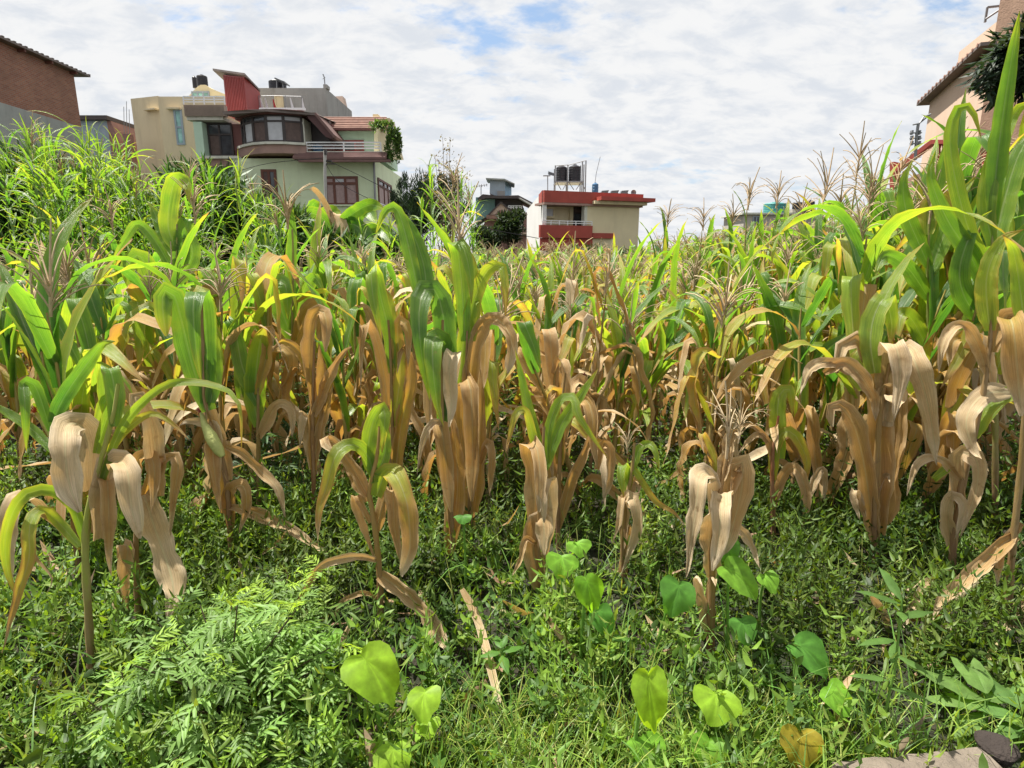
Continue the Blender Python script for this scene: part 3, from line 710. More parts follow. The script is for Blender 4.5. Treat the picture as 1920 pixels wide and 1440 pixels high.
def grey_block():
    Y = 52; f = Face(483, Y, 613, Y); root = house('grey_house', 'bare grey cement block rising behind the pale green house', 550, Y)
    mb = MB(); f.slab(mb, *f.rect(470, 165, 613, 240)[:2], -1, f.pt(550, 165).z, -8, 0); mb.build('wall', M['grey_wall'], root)
    s_ = Face(613, Y, 651, Y + 7); mb = MB(); s_.poly(mb, [(613, 165), (622, 180), (651, 219), (651, 260), (613, 260)], -.3, -.002); mb.build('raking_wall', M['grey_wall'], root)
    g_ = Face(620, Y + 7, 652, Y + 7); mb = MB(); g_.poly(mb, [(623, 181), (642, 180), (651, 219), (651, 260), (623, 260)], -1, 0); mb.build('back_wall', M['gable'], root)
    f.window(root, 517, 180, 531, 205, [0, 1], [0, 1], 'beige_wall', ['beige_wall'], name='door', fw=.1)
    mb = MB(); f.box(mb, 606, 158, 613, 165, -.8, 0); mb.build('chimney', M['grey_wall'], root)
    an = house('roof_antenna', 'thin antenna mast on the grey block chimney', 608, Y, 'antenna'); mb = MB(); mb.tube([f.pt(609, 158, -.4), f.pt(608, 145, -.4), f.pt(605.5, 139, -.4)], .05, 5); mb.tube([f.pt(605, 148, -.4), f.pt(610, 145, -.4)], .03, 4); mb.build('mast', M['steel'], an)
    t = tank('black horizontal-looking water tank on the grey block roof', 499, 146, 531, 165, Y + 1, 'black_plastic')
    sp = house('rooftop_heater', 'solar heater frame beside the black tank on the grey block', 525, Y, 'solar heater'); mb = MB(); mb.prism([f.pt(515, 145), f.pt(534, 153), f.pt(533, 155), f.pt(514, 147)], (0, 1.2, 0)); mb.build('collector', M['panel'], sp)
    mb = MB(); mb.tube([f.pt(530, 152, -.5), f.pt(531, 165, -.5)], .04, 5); mb.build('leg', M['steel'], sp); mb = MB(); mb.tube([f.pt(519, 148, -.5), f.pt(519, 165, -.5)], .04, 5); mb.build('leg', M['steel'], sp)
grey_block()
# utility pole, cables
def pole_and_cables():
    b = P(609, 420, 31); root = empty('utility_pole', (b.x, 31, 0), 'thin pale utility pole with cable bracket before the pale green house', 'utility pole')
    f = Face(590, 31, 640, 31); mb = MB(); mb.tube([Vector((b.x, 31, 0)), f.pt(609.5, 330), f.pt(609.5, 282)], .075, 8); mb.build('pole', M['wood_pole'], root)
    mb = MB(); f.box(mb, 607.5, 280, 611.5, 290, -.05, .12); mb.build('pole_cap', M['dark_frame'], root)
    for bb in ((610, 300, 622, 303), (608, 306, 628, 308)):
        mb = MB(); f.box(mb, *bb, -.04, .04); mb.build('bracket', M['dark_frame'], root)
    for i, (lb, pts) in enumerate((('black cable running down from the utility pole toward the conifers', [(612, 300, 31), (660, 322, 30), (720, 352, 29), (800, 390, 27), (900, 425, 25), (1010, 447, 24)]),
                      ('black cable from the utility pole to the reeds on its left', [(608, 296, 31), (560, 300, 31), (500, 307, 30), (450, 320, 30), (380, 345, 29)]),
                      ('thin cable crossing in front of the wood window', [(610, 306, 31), (625, 330, 30.5), (648, 350, 30), (690, 372, 29)]))):
        q = [P(*p) for p in pts]; pp = catmull(q, 24); mb = MB(); mb.tube([Vector(x) for x in pp], .013, 4)
        o = MB(); c = Vector(pp[0]); o.v = [tuple(Vector(v) - c) for v in mb.v]; o.f = mb.f; ob2 = o.build('overhead_cable', M['cable']); ob2.location = c; tag(ob2, lb, 'cable', 'overhead cables')
pole_and_cables()

# --- cream house with red parapet
def cream_house():
    f = Face(1018, 40, 1203, 42.8, 370); root = house('cream_house', 'cream house with brick-red parapet, white side wall and rooftop tanks', 1100, 41)
    def part(name, mat, *boxes):
        mb = MB()
        for b in boxes: f.box(mb, *b)
        return mb.build(name, M[mat], root)
    u0 = f.su(1018, 370); uR = f.su(1203, 370); uS = f.su(1100, 400); zt = f.pt(1018, 357).z; zb = f.pt(1018, 380).z; ze = f.pt(1150, 384).z
    s_ = Face(1018.0, 40, 988, 58, 370); bk = s_.d * 13
    mb = MB(); uw = f.su(1198, 410)
    pl = f.loc(u0 + .06, -1, 0) + s_.d * 1.35; pr = f.loc(uS, -1, -1.3); mb.prism([pl, pr, pr + bk, pl + bk], (0, 0, zb + 1)); mb.build('recessed_wall', M['cream_wall'], root)
    mb = MB(); mb.prism([f.loc(uS, -1, 0), f.loc(uw, -1, 0), f.loc(uw, -1, 0) + bk, f.loc(uS, -1, 0) + bk], (0, 0, zb + 1.02)); mb.build('front_wall', M['cream_wall'], root)
    mb = MB(); f.slab(mb, u0, uR, zb + .025, zt, -.25, .22); mb.prism([f.loc(uR - .25, zb + .025, -.253), f.loc(uR, zb + .025, -.253), f.loc(uR, zb + .025, -.253) + bk, f.loc(uR - .25, zb + .025, -.253) + bk], (0, 0, zt - zb - .025)); mb.build('parapet', M['red_paint'], root)
    mb = MB(); f.slab(mb, u0, uR, zb - .12, zb + .02, -1.3, .20); mb.build('porch_ceiling', M['pink_slab'], root)
    mb = MB(); zc = f.pt(1165, 379).z; zd = f.pt(1165, 372).z; f.slab(mb, f.su(1114, 378), f.su(1214, 378), zc, zd, .003, .95); ue, uf = f.su(1203.5, 378), f.su(1214, 378); mb.prism([f.loc(ue, zc + .002, -.003), f.loc(uf, zc + .002, -.003), f.loc(uf, zc + .002, -.003) + bk, f.loc(ue, zc + .002, -.003) + bk], (0, 0, zd - zc - .004)); mb.build('eave_slab', M['red_paint'], root)
    mb = MB(); f.slab(mb, f.su(1108, 384), f.su(1205, 384), f.pt(1165, 385).z, zc - .003, .003, .55); mb.build('eave_cornice', M['cream_wall'], root)
    # white blind wall on the left
    mb = MB(); L = s_.su(988, 420); s_.slab(mb, 0, L, -1, zt - .02, -.25, .01); mb.build('side_wall', M['white_wall'], root)
    mb = MB(); s_.slab(mb, 0, .0 + 3.0, zb + .05, zt + .01, .012, .05); mb.build('side_parapet_band', M['red_paint'], root)
    fr = Face(1018, 41.3, 1203, 44.1, 370)
    fr.window(root, 1021, 390, 1038, 407, [0, 1], [0, 1], 'cream_wall', ['curtain'], name='small_window', fw=.12)
    fr.window(root, 1075, 390, 1095, 445, [0, 1], [0, .18, 1], 'dark_frame', ['browncurtain', 'glass'], name='balcony_door', fw=.10)
    part('door_curtain', 'curtain', (1078, 410, 1081, 421, -1.2, -1.17)); part('column', 'cream_wall', (1069, 382, 1075, 440, -1.29, -1.1)); part('corner_column', 'slab', (1095.5, 386, 1101, 440, -.4, .02))
    part('balcony_wall', 'red_paint', (1013, 422.5, 1111, 446, .05, .30)); part('lower_band', 'red_paint', (1111.5, 437, 1150, 447, .003, .2)); part('base_band', 'red_paint', (1013, 446.5, 1111, 470, .003, .10))
    f.railing(root, 1017, 414.5, 1110, 422.5, 7, 2, 'white_paint', 'balcony_railing', .025, .18)
    # roof: tanks and their stand
    st = house('tank_stand', 'steel angle stand carrying the twin black tanks on the cream house', 1070, 44, 'tank stand'); h = Face(1000, 44, 1150, 44)
    mb = MB(); b0 = h.pt(1070, 356).z - .3
    for px, ty in ((1041, 310), (1064.5, 309), (1091.5, 303), (1098, 301)):
        u = h.su(px, 330); h.slab(mb, u - .04, u + .04, b0, h.pt(px, ty).z, -.04, .04)
        u = h.su(px + 1.5, 330); h.slab(mb, u - .04, u + .04, b0, h.pt(px, ty + 1).z, -1.7, -1.62)
    zt_ = h.pt(1070, 339.5).z
    h.slab(mb, h.su(1041, 340), h.su(1094, 340), zt_ - .10, zt_, -1.8, .1)
    for pts in (((1064, 310), (1098, 301)), ((1041, 311), (1066, 309)), ((1043, 340), (1052, 356)), ((1064, 341), (1055, 356)), ((1066, 341), (1076, 356)), ((1090, 341), (1080, 356)), ((1091, 341), (1097, 356))):
        mb.tube([h.pt(*pts[0], .05), h.pt(*pts[1], .05)], .03, 4)
    mb.build('frame', M['steel'], st)
    tank('left of the twin black ribbed water tanks on the steel stand', 1043, 308, 1064, 339.3, 44.0, 'black_plastic', group='twin black water tanks')
    tank('right of the twin black ribbed water tanks on the steel stand', 1067, 306.5, 1090.5, 339.3, 44.0, 'black_plastic', group='twin black water tanks')
    tank('blue barrel upright on the cream house roof beside the solar panels', 1110.5, 341.5, 1122.5, 364, 43.5, 'blue_plastic', 'barrel', 3, 'barrel')
    h2 = Face(1000, 44.5, 1300, 46.5)
    for i, (a, b_) in enumerate(((1126, 1142), (1144, 1161), (1163, 1179))):
        r = house('solar_collector', ('first of three tilted solar panels right of the blue rooftop barrel', 'middle one of three tilted solar panels on the cream house roof', 'last of three tilted solar panels, nearest the dish')[i], (a + b_) / 2, 45.5, 'solar panel'); r['group'] = 'rooftop solar panels'
        mb = MB(); mb.prism([h2.pt(a, 364), h2.pt(b_ - 3, 364), h2.pt(b_, 356.5), h2.pt(a + 3, 357.5)], (0, .6, .02)); mb.build('panel_face', M['panel'], r)
        mb = MB(); mb.tube([h2.pt(a + 2, 362, -.3), h2.pt(a + 2, 369, -.3)], .04, 4); mb.build('leg', M['steel'], r); mb = MB(); mb.tube([h2.pt(b_ - 2, 362, -.3), h2.pt(b_ - 2, 369, -.3)], .04, 4); mb.build('leg', M['steel'], r)
    d = house('satellite_dish', 'small grey satellite dish at the cream house roof end', 1188, 45, 'satellite dish'); c = h2.pt(1188, 361)
    mb = MB(); seg = 14; V = [c + Vector((0, .15, 0))]; 
    for k in range(seg): a = 2 * math.pi * k / seg; V.append(c + Vector((.20 * math.cos(a), .0, .20 * math.sin(a))))
    mb.add(V + [v + Vector((0, .03, 0)) for v in V], [(0, 1 + (k + 1) % seg, 1 + k) for k in range(seg)] + [(seg + 1, seg + 2 + k, seg + 2 + (k + 1) % seg) for k in range(seg)]); mb.build('dish', M['steel'], d)
    mb = MB(); mb.tube([c + Vector((0, .18, -.05)), c + Vector((0, .2, -.5))], .03, 5); mb.build('dish_arm', M['steel'], d)
    sp = house('solar_lamp', 'small tilted solar lamp on a post left of the twin tanks', 1030, 42, 'solar lamp'); h3 = Face(1000, 42, 1060, 42)
    mb = MB(); mb.tube([h3.pt(1027, 358), h3.pt(1027, 329)], .035, 5); h3.box(mb, 1018.5, 328.5, 1032, 330.5, -.05, .05); mb.build('post', M['steel'], sp)
    mb = MB(); mb.prism([h3.pt(1028, 327.5), h3.pt(1038.5, 330), h3.pt(1039, 325), h3.pt(1028.5, 321.5)], (0, .5, .1)); mb.build('lamp_panel', M['panel'], sp)
    an = house('roof_antenna', 'thin leaning rod antenna rising from the blue rooftop barrel', 1120, 44, 'antenna'); mb = MB(); mb.tube([h.pt(1115.5, 345, -.3), h.pt(1118, 325, -.3), h.pt(1125.5, 294, -.3)], .022, 5); mb.build('rod', M['steel'], an)
cream_house()
# --- far gabled house
def gabled_house():
    Y = 66; f = Face(890, Y, 1000, Y); root = house('gabled_house', 'distant house with pink-cream gable, dark sheet roofs and teal wall', 945, Y)
    def poly(name, mat, pts, o0, o1): mb = MB(); f.poly(mb, pts, o0, o1); return mb.build(name, M[mat], root)
    def part(name, mat, *b): mb = MB(); f.box(mb, *b); return mb.build(name, M[mat], root)
    poly('main_wall', 'mauve', [(908, 398), (988, 398), (988, 480), (908, 480)], -8, -1)
    poly('teal_wall', 'teal_wall', [(892, 370), (928, 368), (928, 400), (905, 410), (892, 420)], -6, -.6)
    poly('dark_recess', 'dark_frame', [(928, 371), (975, 370), (985, 400), (930, 400)], -4, -.9)  # solid dark block painting the shade under the upper roof
    poly('upper_roof', 'dark_roof', [(895, 372), (905, 364), (935, 367), (972, 366), (1001, 381), (1000, 384), (974, 372), (940, 372), (912, 371), (897, 376)], -6, .8)
    poly('gable', 'gable', [(917, 403), (939, 381), (962, 400)], -1.0, .25)
    poly('gable_roof', 'dark_roof', [(913, 404), (939, 377.5), (966, 400), (962, 400.3), (939, 381), (917, 404)], -4, .5)
    poly('gable_arch', 'mauve', [(930, 402.5), (934, 396), (939, 393), (944, 396), (949, 401)], .253, .32)
    part('lower_roof', 'tile', 912, 403.5, 968, 410, -2, .7); part('dark_window', 'glass', 932, 411, 950, 418, -.99, -.9)
    f.railing(root, 953, 386, 978, 392, 6, 2, 'white_paint', 'terrace_railing', .05, .0)
    poly('stair_edge', 'white_wall', [(972, 371), (976, 371), (1000, 384), (999, 387)], -.5, .9)
    part('terrace_slab', 'gable', 962, 436, 990, 439, -1, .6); mb = MB(); mb.tube([f.pt(977, 407, .5), f.pt(977, 440, .5)], .08, 6); mb.build('post', M['white_paint'], root)
    part('pink_wall', 'mauve', 968, 402, 1000, 470, -3, -.4)
    cab = house('rooftop_cabin', 'blue-grey sheet cabin with tilted tin roof atop the distant gabled house', 938, Y, 'cabin')
    def cp(name, mat, pts, o0, o1): mb = MB(); f.poly(mb, pts, o0, o1); return mb.build(name, M[mat], cab)
    cp('front_wall', 'bluegrey', [(918, 362), (919, 336), (947, 338), (947, 367), (932, 368)], -3, -.4)
    s_ = Face(947, Y + .4, 959, Y + 3.5); mb = MB(); s_.poly(mb, [(947, 338), (959, 342), (959, 366), (947, 367)], -.2, -.01); mb.build('side_wall', M['lightblue'], cab)
    cp('tin_roof', 'cement', [(910.5, 333.5), (946, 335), (965, 344), (963, 345), (946, 338), (913, 336)], -3.6, .1)
    cp('door', 'grey_wall', [(932, 358), (947, 358), (947, 367), (933, 368)], -.39, -.34)
    an = house('roof_antenna', 'fishbone antenna on the distant gabled house roof', 902, Y, 'antenna'); mb = MB(); mb.tube([f.pt(902, 366), f.pt(902, 347)], .05, 5); mb.tube([f.pt(886, 350), f.pt(914, 346)], .04, 4)
    for k in range(6): mb.tube([f.pt(889 + 4.6 * k, 347 - .5 * k), f.pt(890 + 4.6 * k, 352 - .5 * k)], .03, 4)
    mb.build('aerial', M['steel'], an)
gabled_house()
# --- pink house at the right edge
def pink_house():
    root = house('pink_house', 'tall pink plastered house with raking tile eave at the right edge', 1840, 18)
    Yc, Yf = 16.0, 20.0; s_ = Face(1846, Yc, 1744, Yf, 180); f = Face(1846, Yc, 1990, Yc - 1.2, 180)
    ze = s_.pt(1744, 186).z; zn = s_.pt(1846, 106).z; L = s_.su(1744, 190)
    mb = MB(); mb.prism([s_.loc(0, -1, 0), s_.loc(L, -1, 0), s_.loc(L, ze, 0), s_.loc(0, zn, 0)], -s_.n * .3); mb.build('side_wall', M['pink_wall'], root)
    zr = f.pt(1846, 60).z
    mb = MB(); f.slab(mb, .003, f.su(1990, 200), -1, zr + 2.5, -4, 0); mb.build('front_wall', M['rough_pink'], root)
    mb = MB(); q = [s_.loc(L + .30, ze - .12, .28), s_.loc(-.05, zn + .14, .28), s_.loc(-.05, zn + .22, .28), s_.loc(L + .30, ze - .02, .28)]; mb.prism(q, -s_.n * 1.2); mb.build('tile_eave', M['tin'], root)
    mb = MB(); N = 15
    for k in range(N):
        t = (k + .5) / N; c = s_.loc(L + .30, ze - .03, .30) * (1 - t) + s_.loc(-.05, zn + .21, .30) * t
        mb.tube([c, c - s_.n * 1.2], .05, 6)
    mb.build('roof_tile_row', M['tile'], root)['kind'] = 'stuff'
    h = Face(1836, 17.8, 1990, 17.2); mb = MB(); h.slab(mb, 0, h.su(1990, 60), -1, h.pt(1838, 36).z, -3, 0); mb.build('tower_wall', M['pink_wall'], root)
    h.railing(root, 1850, 8, 1960, 36, 3, 1, 'steel', 'roof_railing', .025, -.1)
    mb = MB(); mb.tube([h.pt(1848, 36, .05), h.pt(1902, 0, .05), h.pt(1930, -20, .05)], .03, 5); mb.build('handrail', M['steel'], root)
    f.window(root, 1862, 108, 1892, 152, [0, .5, 1], [0, 1], 'dark_frame', ['glass', 'browncurtain'], name='window', fw=.08)
    # red balcony terrace
    b = Face(1668, 17.0, 1850, 15.2, 300); r2 = house('red_balcony', 'brick-red balcony with balusters and stair parapet beside the pink house', 1750, 16.5, 'balcony')
    mb = MB(); b.poly(mb, [(1672, 318), (1745, 262), (1850, 262), (1850, 268), (1746, 270), (1674, 326)], -.2, .05); mb.build('handrail', M['red_paint'], r2)
    mb = MB(); b.poly(mb, [(1668, 305), (1676, 303), (1680, 420), (1668, 420)], -.3, .06); mb.build('post', M['red_paint'], r2)
    mb = MB(); b.poly(mb, [(1680, 345), (1752, 312), (1850, 312), (1850, 430), (1680, 430)], -.25, 0); mb.build('wall', M['rough_pink'], r2)
    for k in range(13):
        px = 1752 + k * 8; mb = MB(); c = b.pt(px, 312); z1 = b.pt(px, 270).z
        mb.lathe((c.x, c.y + .08, c.z), [(.05, 0), (.03, (z1 - c.z) * .2), (.065, (z1 - c.z) * .45), (.03, (z1 - c.z) * .8), (.05, (z1 - c.z))], 8); mb.build('baluster', M['red_paint'], r2)
    p = house('steel_pole', 'thin steel pole with curved arm and brackets before the pink house', 1720, 15.5, 'pole'); q = Face(1700, 15.5, 1760, 15.5)
    mb = MB(); mb.tube([q.pt(1716, 300), q.pt(1719, 250), q.pt(1722, 232)], .035, 6); mb.tube([q.pt(1712, 234), q.pt(1724, 231), q.pt(1732, 219), q.pt(1745, 214)], .022, 5); mb.tube([q.pt(1724, 231), q.pt(1745, 214)], .018, 5)
    mb.build('mast', M['steel'], p); mb = MB()
    for y in (248, 258, 268): q.box(mb, 1708, y, 1729, y + 1.6, -.03, .03); q.box(mb, 1710, y - 4, 1713, y + 4, -.04, .04); q.box(mb, 1724, y - 4, 1727, y + 4, -.04, .04)
    mb.build('cross_arm', M['steel'], p)
pink_house()
# --- low rooftops far to the right
def far_roofs():
    Y = 85; f = Face(1380, Y, 1560, Y); root = house('far_house', 'low pale far-off house top showing over the corn under the black tanks', 1470, Y)
    mb = MB(); f.slab(mb, *f.rect(1395, 400, 1545, 420)[:2], -1, f.pt(1470, 402).z, -8, 0); mb.build('wall', M['far_wall'], root)
    mb = MB(); f.box(mb, 1392, 398.5, 1548, 402, -8.5, .5); mb.build('roof_slab', M['slab'], root)
    f.window(root, 1412, 406, 1424, 418, [0, .5, 1], [0, 1], 'bluegrey', ['glass'], fw=.12); f.window(root, 1500, 406, 1512, 418, [0, .5, 1], [0, 1], 'bluegrey', ['glass'], fw=.12)
    tank('distant teal water tank beyond the corn', 1440, 377, 1481, 399, Y, 'teal_plastic')
    tank('left one of two distant black tanks right of the teal tank', 1490, 377, 1509, 392, Y, 'black_plastic')
    tank('right one of two distant black tanks, nearer the pink house', 1511, 374, 1530, 398, Y - 2, 'black_plastic')
    mb = MB(); st = house('tank_stand', 'low stand under the distant black tanks', 1505, Y, 'tank stand'); f.box(mb, 1486, 392, 1511, 399, -3, -.4); mb.build('plinth', M['far_wall'], st)
    # orange sheet glimpsed through the banana leaves
    q = Face(590, 30, 625, 30); mb = MB(); q.box(mb, 592, 404, 612, 416, -.05, 0); c = q.pt(600, 410); m2 = MB(); m2.v = [tuple(Vector(v) - c) for v in mb.v]; m2.f = mb.f; o = m2.build('orange_sheet', M['orange']); o.location = c; tag(o, 'orange sheet glimpsed between the banana leaves', 'sheet')
far_roofs()
# ------------------------------------------------------------------ leaf blades
W_T = [0, .10, .25, .42, .62, .8, .92, 1]
W_CORN = [.50, .78, .97, 1, .86, .56, .28, .02]
W_BLUNT = [.60, .85, 1, 1, .97, .85, .62, .12]
W_REED = [.55, .9, 1, .95, .75, .45, .22, .02]
def ribbon(path, w, view=None, wdir=None, cup=0.12, ripple=0.06, twist=0.0, seed=0, prof=W_CORN, across=4, crumple=0.0, freq=5.0, pleat=0.0, ragged=0.0):
    """a leaf blade along PATH (n,3); width direction square to the path and VIEW, or near WDIR"""
    rg = np.random.default_rng(seed)
    p = np.asarray(path, float); n = len(p)
    t = unit(np.gradient(p, axis=0))
    if wdir is not None:
        wv = np.tile(np.asarray(wdir, float), (n, 1))
        wv = wv - (wv * t).sum(1, keepdims=True) * t
        wv = unit(wv)
    else:
        c = np.cross(t, view); mag = np.linalg.norm(c, axis=1)
        wv = np.zeros_like(c); prev = None
        k0 = int(np.argmax(mag)); order = list(range(k0, n)) + list(range(k0 - 1, -1, -1))
        for i in order:
            j = i - 1 if i > k0 else i + 1
            ref = wv[j] if i != k0 else None
            v = c[i] / max(mag[i], 1e-6)
            if ref is not None:
                if np.dot(v, ref) < 0: v = -v
                f = min(1.0, mag[i] / 0.5); v = f * v + (1 - f) * ref
                v = v * 0.6 + ref * 0.4
            v = v - np.dot(v, t[i]) * t[i]
            wv[i] = v / max(np.linalg.norm(v), 1e-6)
    nr = np.cross(t, wv)
    tt = np.linspace(0, 1, n)
    ang = twist * tt + crumple * (np.sin(tt * 9 + rg.uniform(0, 6)) * 0.6 + rg.normal(0, .35, n).cumsum() * 0.15)
    ca, sa = np.cos(ang)[:, None], np.sin(ang)[:, None]
    w2 = wv * ca + nr * sa; n2 = -wv * sa + nr * ca
    wid = w * np.interp(tt, W_T, prof)
    wid = wid * (1 + rg.normal(0, 0.04, n) + crumple * rg.normal(0, .16, n))
    s = np.linspace(-1, 1, across + 1)
    ph1, ph2 = rg.uniform(0, 6.28, 2)
    V = np.zeros((n, across + 1, 3)); UV = np.zeros((n, across + 1, 2))
    cupv = cup * (1 - 0.5 * tt)
    plt = rg.normal(0, 1, across + 1) * pleat * w; plt2 = rg.normal(0, 1, across + 1) * pleat * w
    rag = min(.022 + ragged, .2); edge = [1 + np.clip(np.convolve(rg.normal(0, 1, n + 2), [.3, .4, .3], 'valid'), -1.6, 1.0) * rag * 1.6 for _ in range(2)]
    for k, sv in enumerate(s):
        wave = ripple * w * (abs(sv) ** 1.5) * np.sin(tt * 6.28 * freq + (ph1 if sv < 0 else ph2)) * np.sin(np.clip(tt * 4, 0, 1) * 1.57)
        off = (wid * (edge[0] if sv < 0 else edge[1]))[:, None] * 0.5 * sv * w2 + (cupv * wid * abs(sv))[:, None] * n2 + (wave + plt[k] * (1 - tt) + plt2[k] * tt)[:, None] * n2
        V[:, k] = p + off
        UV[:, k, 0] = sv * .5 + .5; UV[:, k, 1] = tt
    idx = np.arange(n * (across + 1)).reshape(n, across + 1)
    F = np.stack([idx[:-1, :-1], idx[:-1, 1:], idx[1:, 1:], idx[1:, :-1]], -1).reshape(-1, 4)
    return V.reshape(-1, 3), F, UV.reshape(-1, 2)

def angle_path(theta, L, n, wob=0.0, seed=0):
    rg = np.random.default_rng(seed)
    tt = np.linspace(0, 1, n); th = theta(tt)
    st = L / (n - 1)
    x = np.concatenate([[0], np.cumsum(np.sin(th[:-1]) * st)]); z = np.concatenate([[0], np.cumsum(np.cos(th[:-1]) * st)])
    y = wob * (np.sin(tt * rg.uniform(2, 4) + rg.uniform(0, 6)) - np.sin(0)) * tt
    return np.stack([x, y, z], 1)
def sm(x, a, b):
    q = np.clip((x - a) / (b - a), 0, 1); return q * q * (3 - 2 * q)
POOL = {}
def leaf_pool(name, count, fn, mat=None, prefix='leaf'):
    POOL[name] = []
    for i in range(count):
        V, F, UV = fn(1000 + 37 * i + sum(map(ord, name)), i)
        POOL[name].append((mesh_np(prefix, V, [F], mat or M_LEAF, uv=UV), V, F, UV))
def u_(rg, a, b): return rg.uniform(a, b)
def mk_upright(seed, i):
    g = np.random.default_rng(seed); L = u_(g, .50, .68)
    a0, a1 = u_(g, .12, .35), u_(g, .45, 1.1)
    p = angle_path(lambda t: a0 + (a1 - a0) * t ** 1.6, L, 15, .05, seed)
    return ribbon(p, u_(g, .052, .070), wdir=(0, 1, .0), cup=.22, ripple=.05, twist=u_(g, -.7, .7), seed=seed)
def mk_arch(seed, i):
    g = np.random.default_rng(seed); L = u_(g, .55, .78)
    a0, a1 = u_(g, .25, .55), u_(g, 1.9, 2.9)
    p = angle_path(lambda t: a0 + (a1 - a0) * sm(t, .1, .95), L, 18, .07, seed)
    return ribbon(p, u_(g, .048, .066), wdir=(0, 1, 0), cup=.20, ripple=.08, twist=u_(g, -.8, .8), seed=seed)
def mk_fold(seed, i):
    g = np.random.default_rng(seed); L = u_(g, .50, .75)
    a0, a1 = u_(g, .12, .38), u_(g, 2.7, 3.15); c = u_(g, .36, .6); wd = u_(g, .03, .09)
    p = angle_path(lambda t: a0 + .15 * t + (a1 - a0 - .15) * sm(t, c - wd, c + wd), L, 22, .05, seed)
    return ribbon(p, u_(g, .052, .072), wdir=(0, 1, 0), cup=.14, ripple=.06, twist=u_(g, -.6, .6), seed=seed)
def mk_dry(seed, i):
    g = np.random.default_rng(seed); L = u_(g, .40, .68)
    a0, a1 = u_(g, .3, .8), u_(g, 2.85, 3.2); c = u_(g, .10, .28)
    p = angle_path(lambda t: a0 + (a1 - a0) * sm(t, c - .08, c + .10) + .25 * np.sin(t * 8 + seed), L, 20, .07, seed)
    return ribbon(p, u_(g, .042, .064), wdir=(0, 1, 0), cup=u_(g, .15, .6), ripple=.16, twist=u_(g, -1.9, 1.9), seed=seed, ragged=.09, pleat=.03, crumple=.45, prof=W_BLUNT if i % 2 else W_CORN)
def mk_side(seed, i):
    g = np.random.default_rng(seed); L = u_(g, .5, .75)
    a0, a1 = u_(g, .7, 1.1), u_(g, 1.9, 2.4)
    p = angle_path(lambda t: a0 + (a1 - a0) * t + .22 * np.sin(t * 7 + seed), L, 18, .12, seed)
    return ribbon(p, u_(g, .034, .050), wdir=(0, 1, .2), cup=.3, ripple=.14, twist=u_(g, -1.6, 1.6), seed=seed, crumple=.3)
for nm, ct, fn in (('upright', 6, mk_upright), ('arch', 6, mk_arch), ('fold', 10, mk_fold), ('dry', 12, mk_dry), ('side', 4, mk_side)):
    leaf_pool(nm, ct, fn)

def tube_np(pts, r0, r1, seg=5):
    p = np.asarray(pts, float); n = len(p); t = unit(np.gradient(p, axis=0))
    u = np.cross(t, np.array([.31, .87, .2])); u = unit(u); w = np.cross(t, u)
    r = np.linspace(r0, r1, n)[:, None] if np.isscalar(r0) and np.isscalar(r1) else np.asarray(r0)[:, None]
    a = np.arange(seg) * 2 * np.pi / seg
    V = (p[:, None] + r[:, None] * (np.cos(a)[None, :, None] * u[:, None] + np.sin(a)[None, :, None] * w[:, None])).reshape(-1, 3)
    i = np.arange(n * seg).reshape(n, seg); j = np.roll(i, -1, axis=1)
    F = np.stack([i[:-1], j[:-1], j[1:], i[1:]], -1).reshape(-1, 4)
    return V, F
def join(parts):
    V, F, o = [], [], 0
    for v, f in parts:
        V.append(v); F.append(f + o); o += len(v)
    return np.concatenate(V), np.concatenate(F)
def mk_stalk(seed):
    g = np.random.default_rng(seed); n = 15
    z = np.linspace(-.04, 1, n)
    p = np.stack([.012 * np.sin(z * 6 + g.uniform(0, 6)) * z, .012 * np.cos(z * 5 + g.uniform(0, 6)) * z, z], 1)
    r = np.interp(z, [0, .3, .8, 1], [.0125, .0115, .0065, .0035]) * (1 + .22 * (np.arange(n) % 2))
    return tube_np(p, r, None, 6)
STALKS = [mk_stalk(40 + i) for i in range(5)]
STALK_ME = [mesh_np('stalk', v, [f], M['stalk']) for v, f in STALKS]
def mk_tassel(seed):
    g = np.random.default_rng(seed); L = g.uniform(.24, .34); parts = []
    droop = g.uniform(0.2, 1.0); k = np.linspace(0, 1, 7)
    parts.append(tube_np(np.stack([.02 * droop * k ** 2 * 3, 0 * k, L * k], 1), .0062, .0026, 4))
    for i in range(int(g.integers(11, 20))):
        z0 = L * g.uniform(.02, .42); az = g.uniform(0, 6.283); a0 = g.uniform(.25, .7); a1 = g.uniform(.9, 2.6) * (.5 + droop)
        l = g.uniform(.12, .22); q = np.linspace(0, 1, 6); th = a0 + (a1 - a0) * q ** 1.5; st = l / 5
        rr = np.concatenate([[0], np.cumsum(np.sin(th[:-1]) * st)]); zz_ = z0 + np.concatenate([[0], np.cumsum(np.cos(th[:-1]) * st)])
        parts.append(tube_np(np.stack([rr * math.cos(az), rr * math.sin(az), zz_], 1), .0038, .0020, 3))
    return join(parts)
TASSELS = [mk_tassel(70 + i) for i in range(6)]
TASSEL_ME = [mesh_np('tassel', v, [f], M['tassel']) for v, f in TASSELS]
def mk_ear():
    z = np.linspace(0, 1, 9); r = np.interp(z, [0, .15, .45, .8, 1], [.010, .021, .024, .014, .005])
    return tube_np(np.stack([.03 * z ** 2, 0 * z, .19 * z], 1), r, None, 8)
EAR_ME = mesh_np('ear', *(lambda vf: (vf[0], [vf[1]]))(mk_ear()), M['husk'])
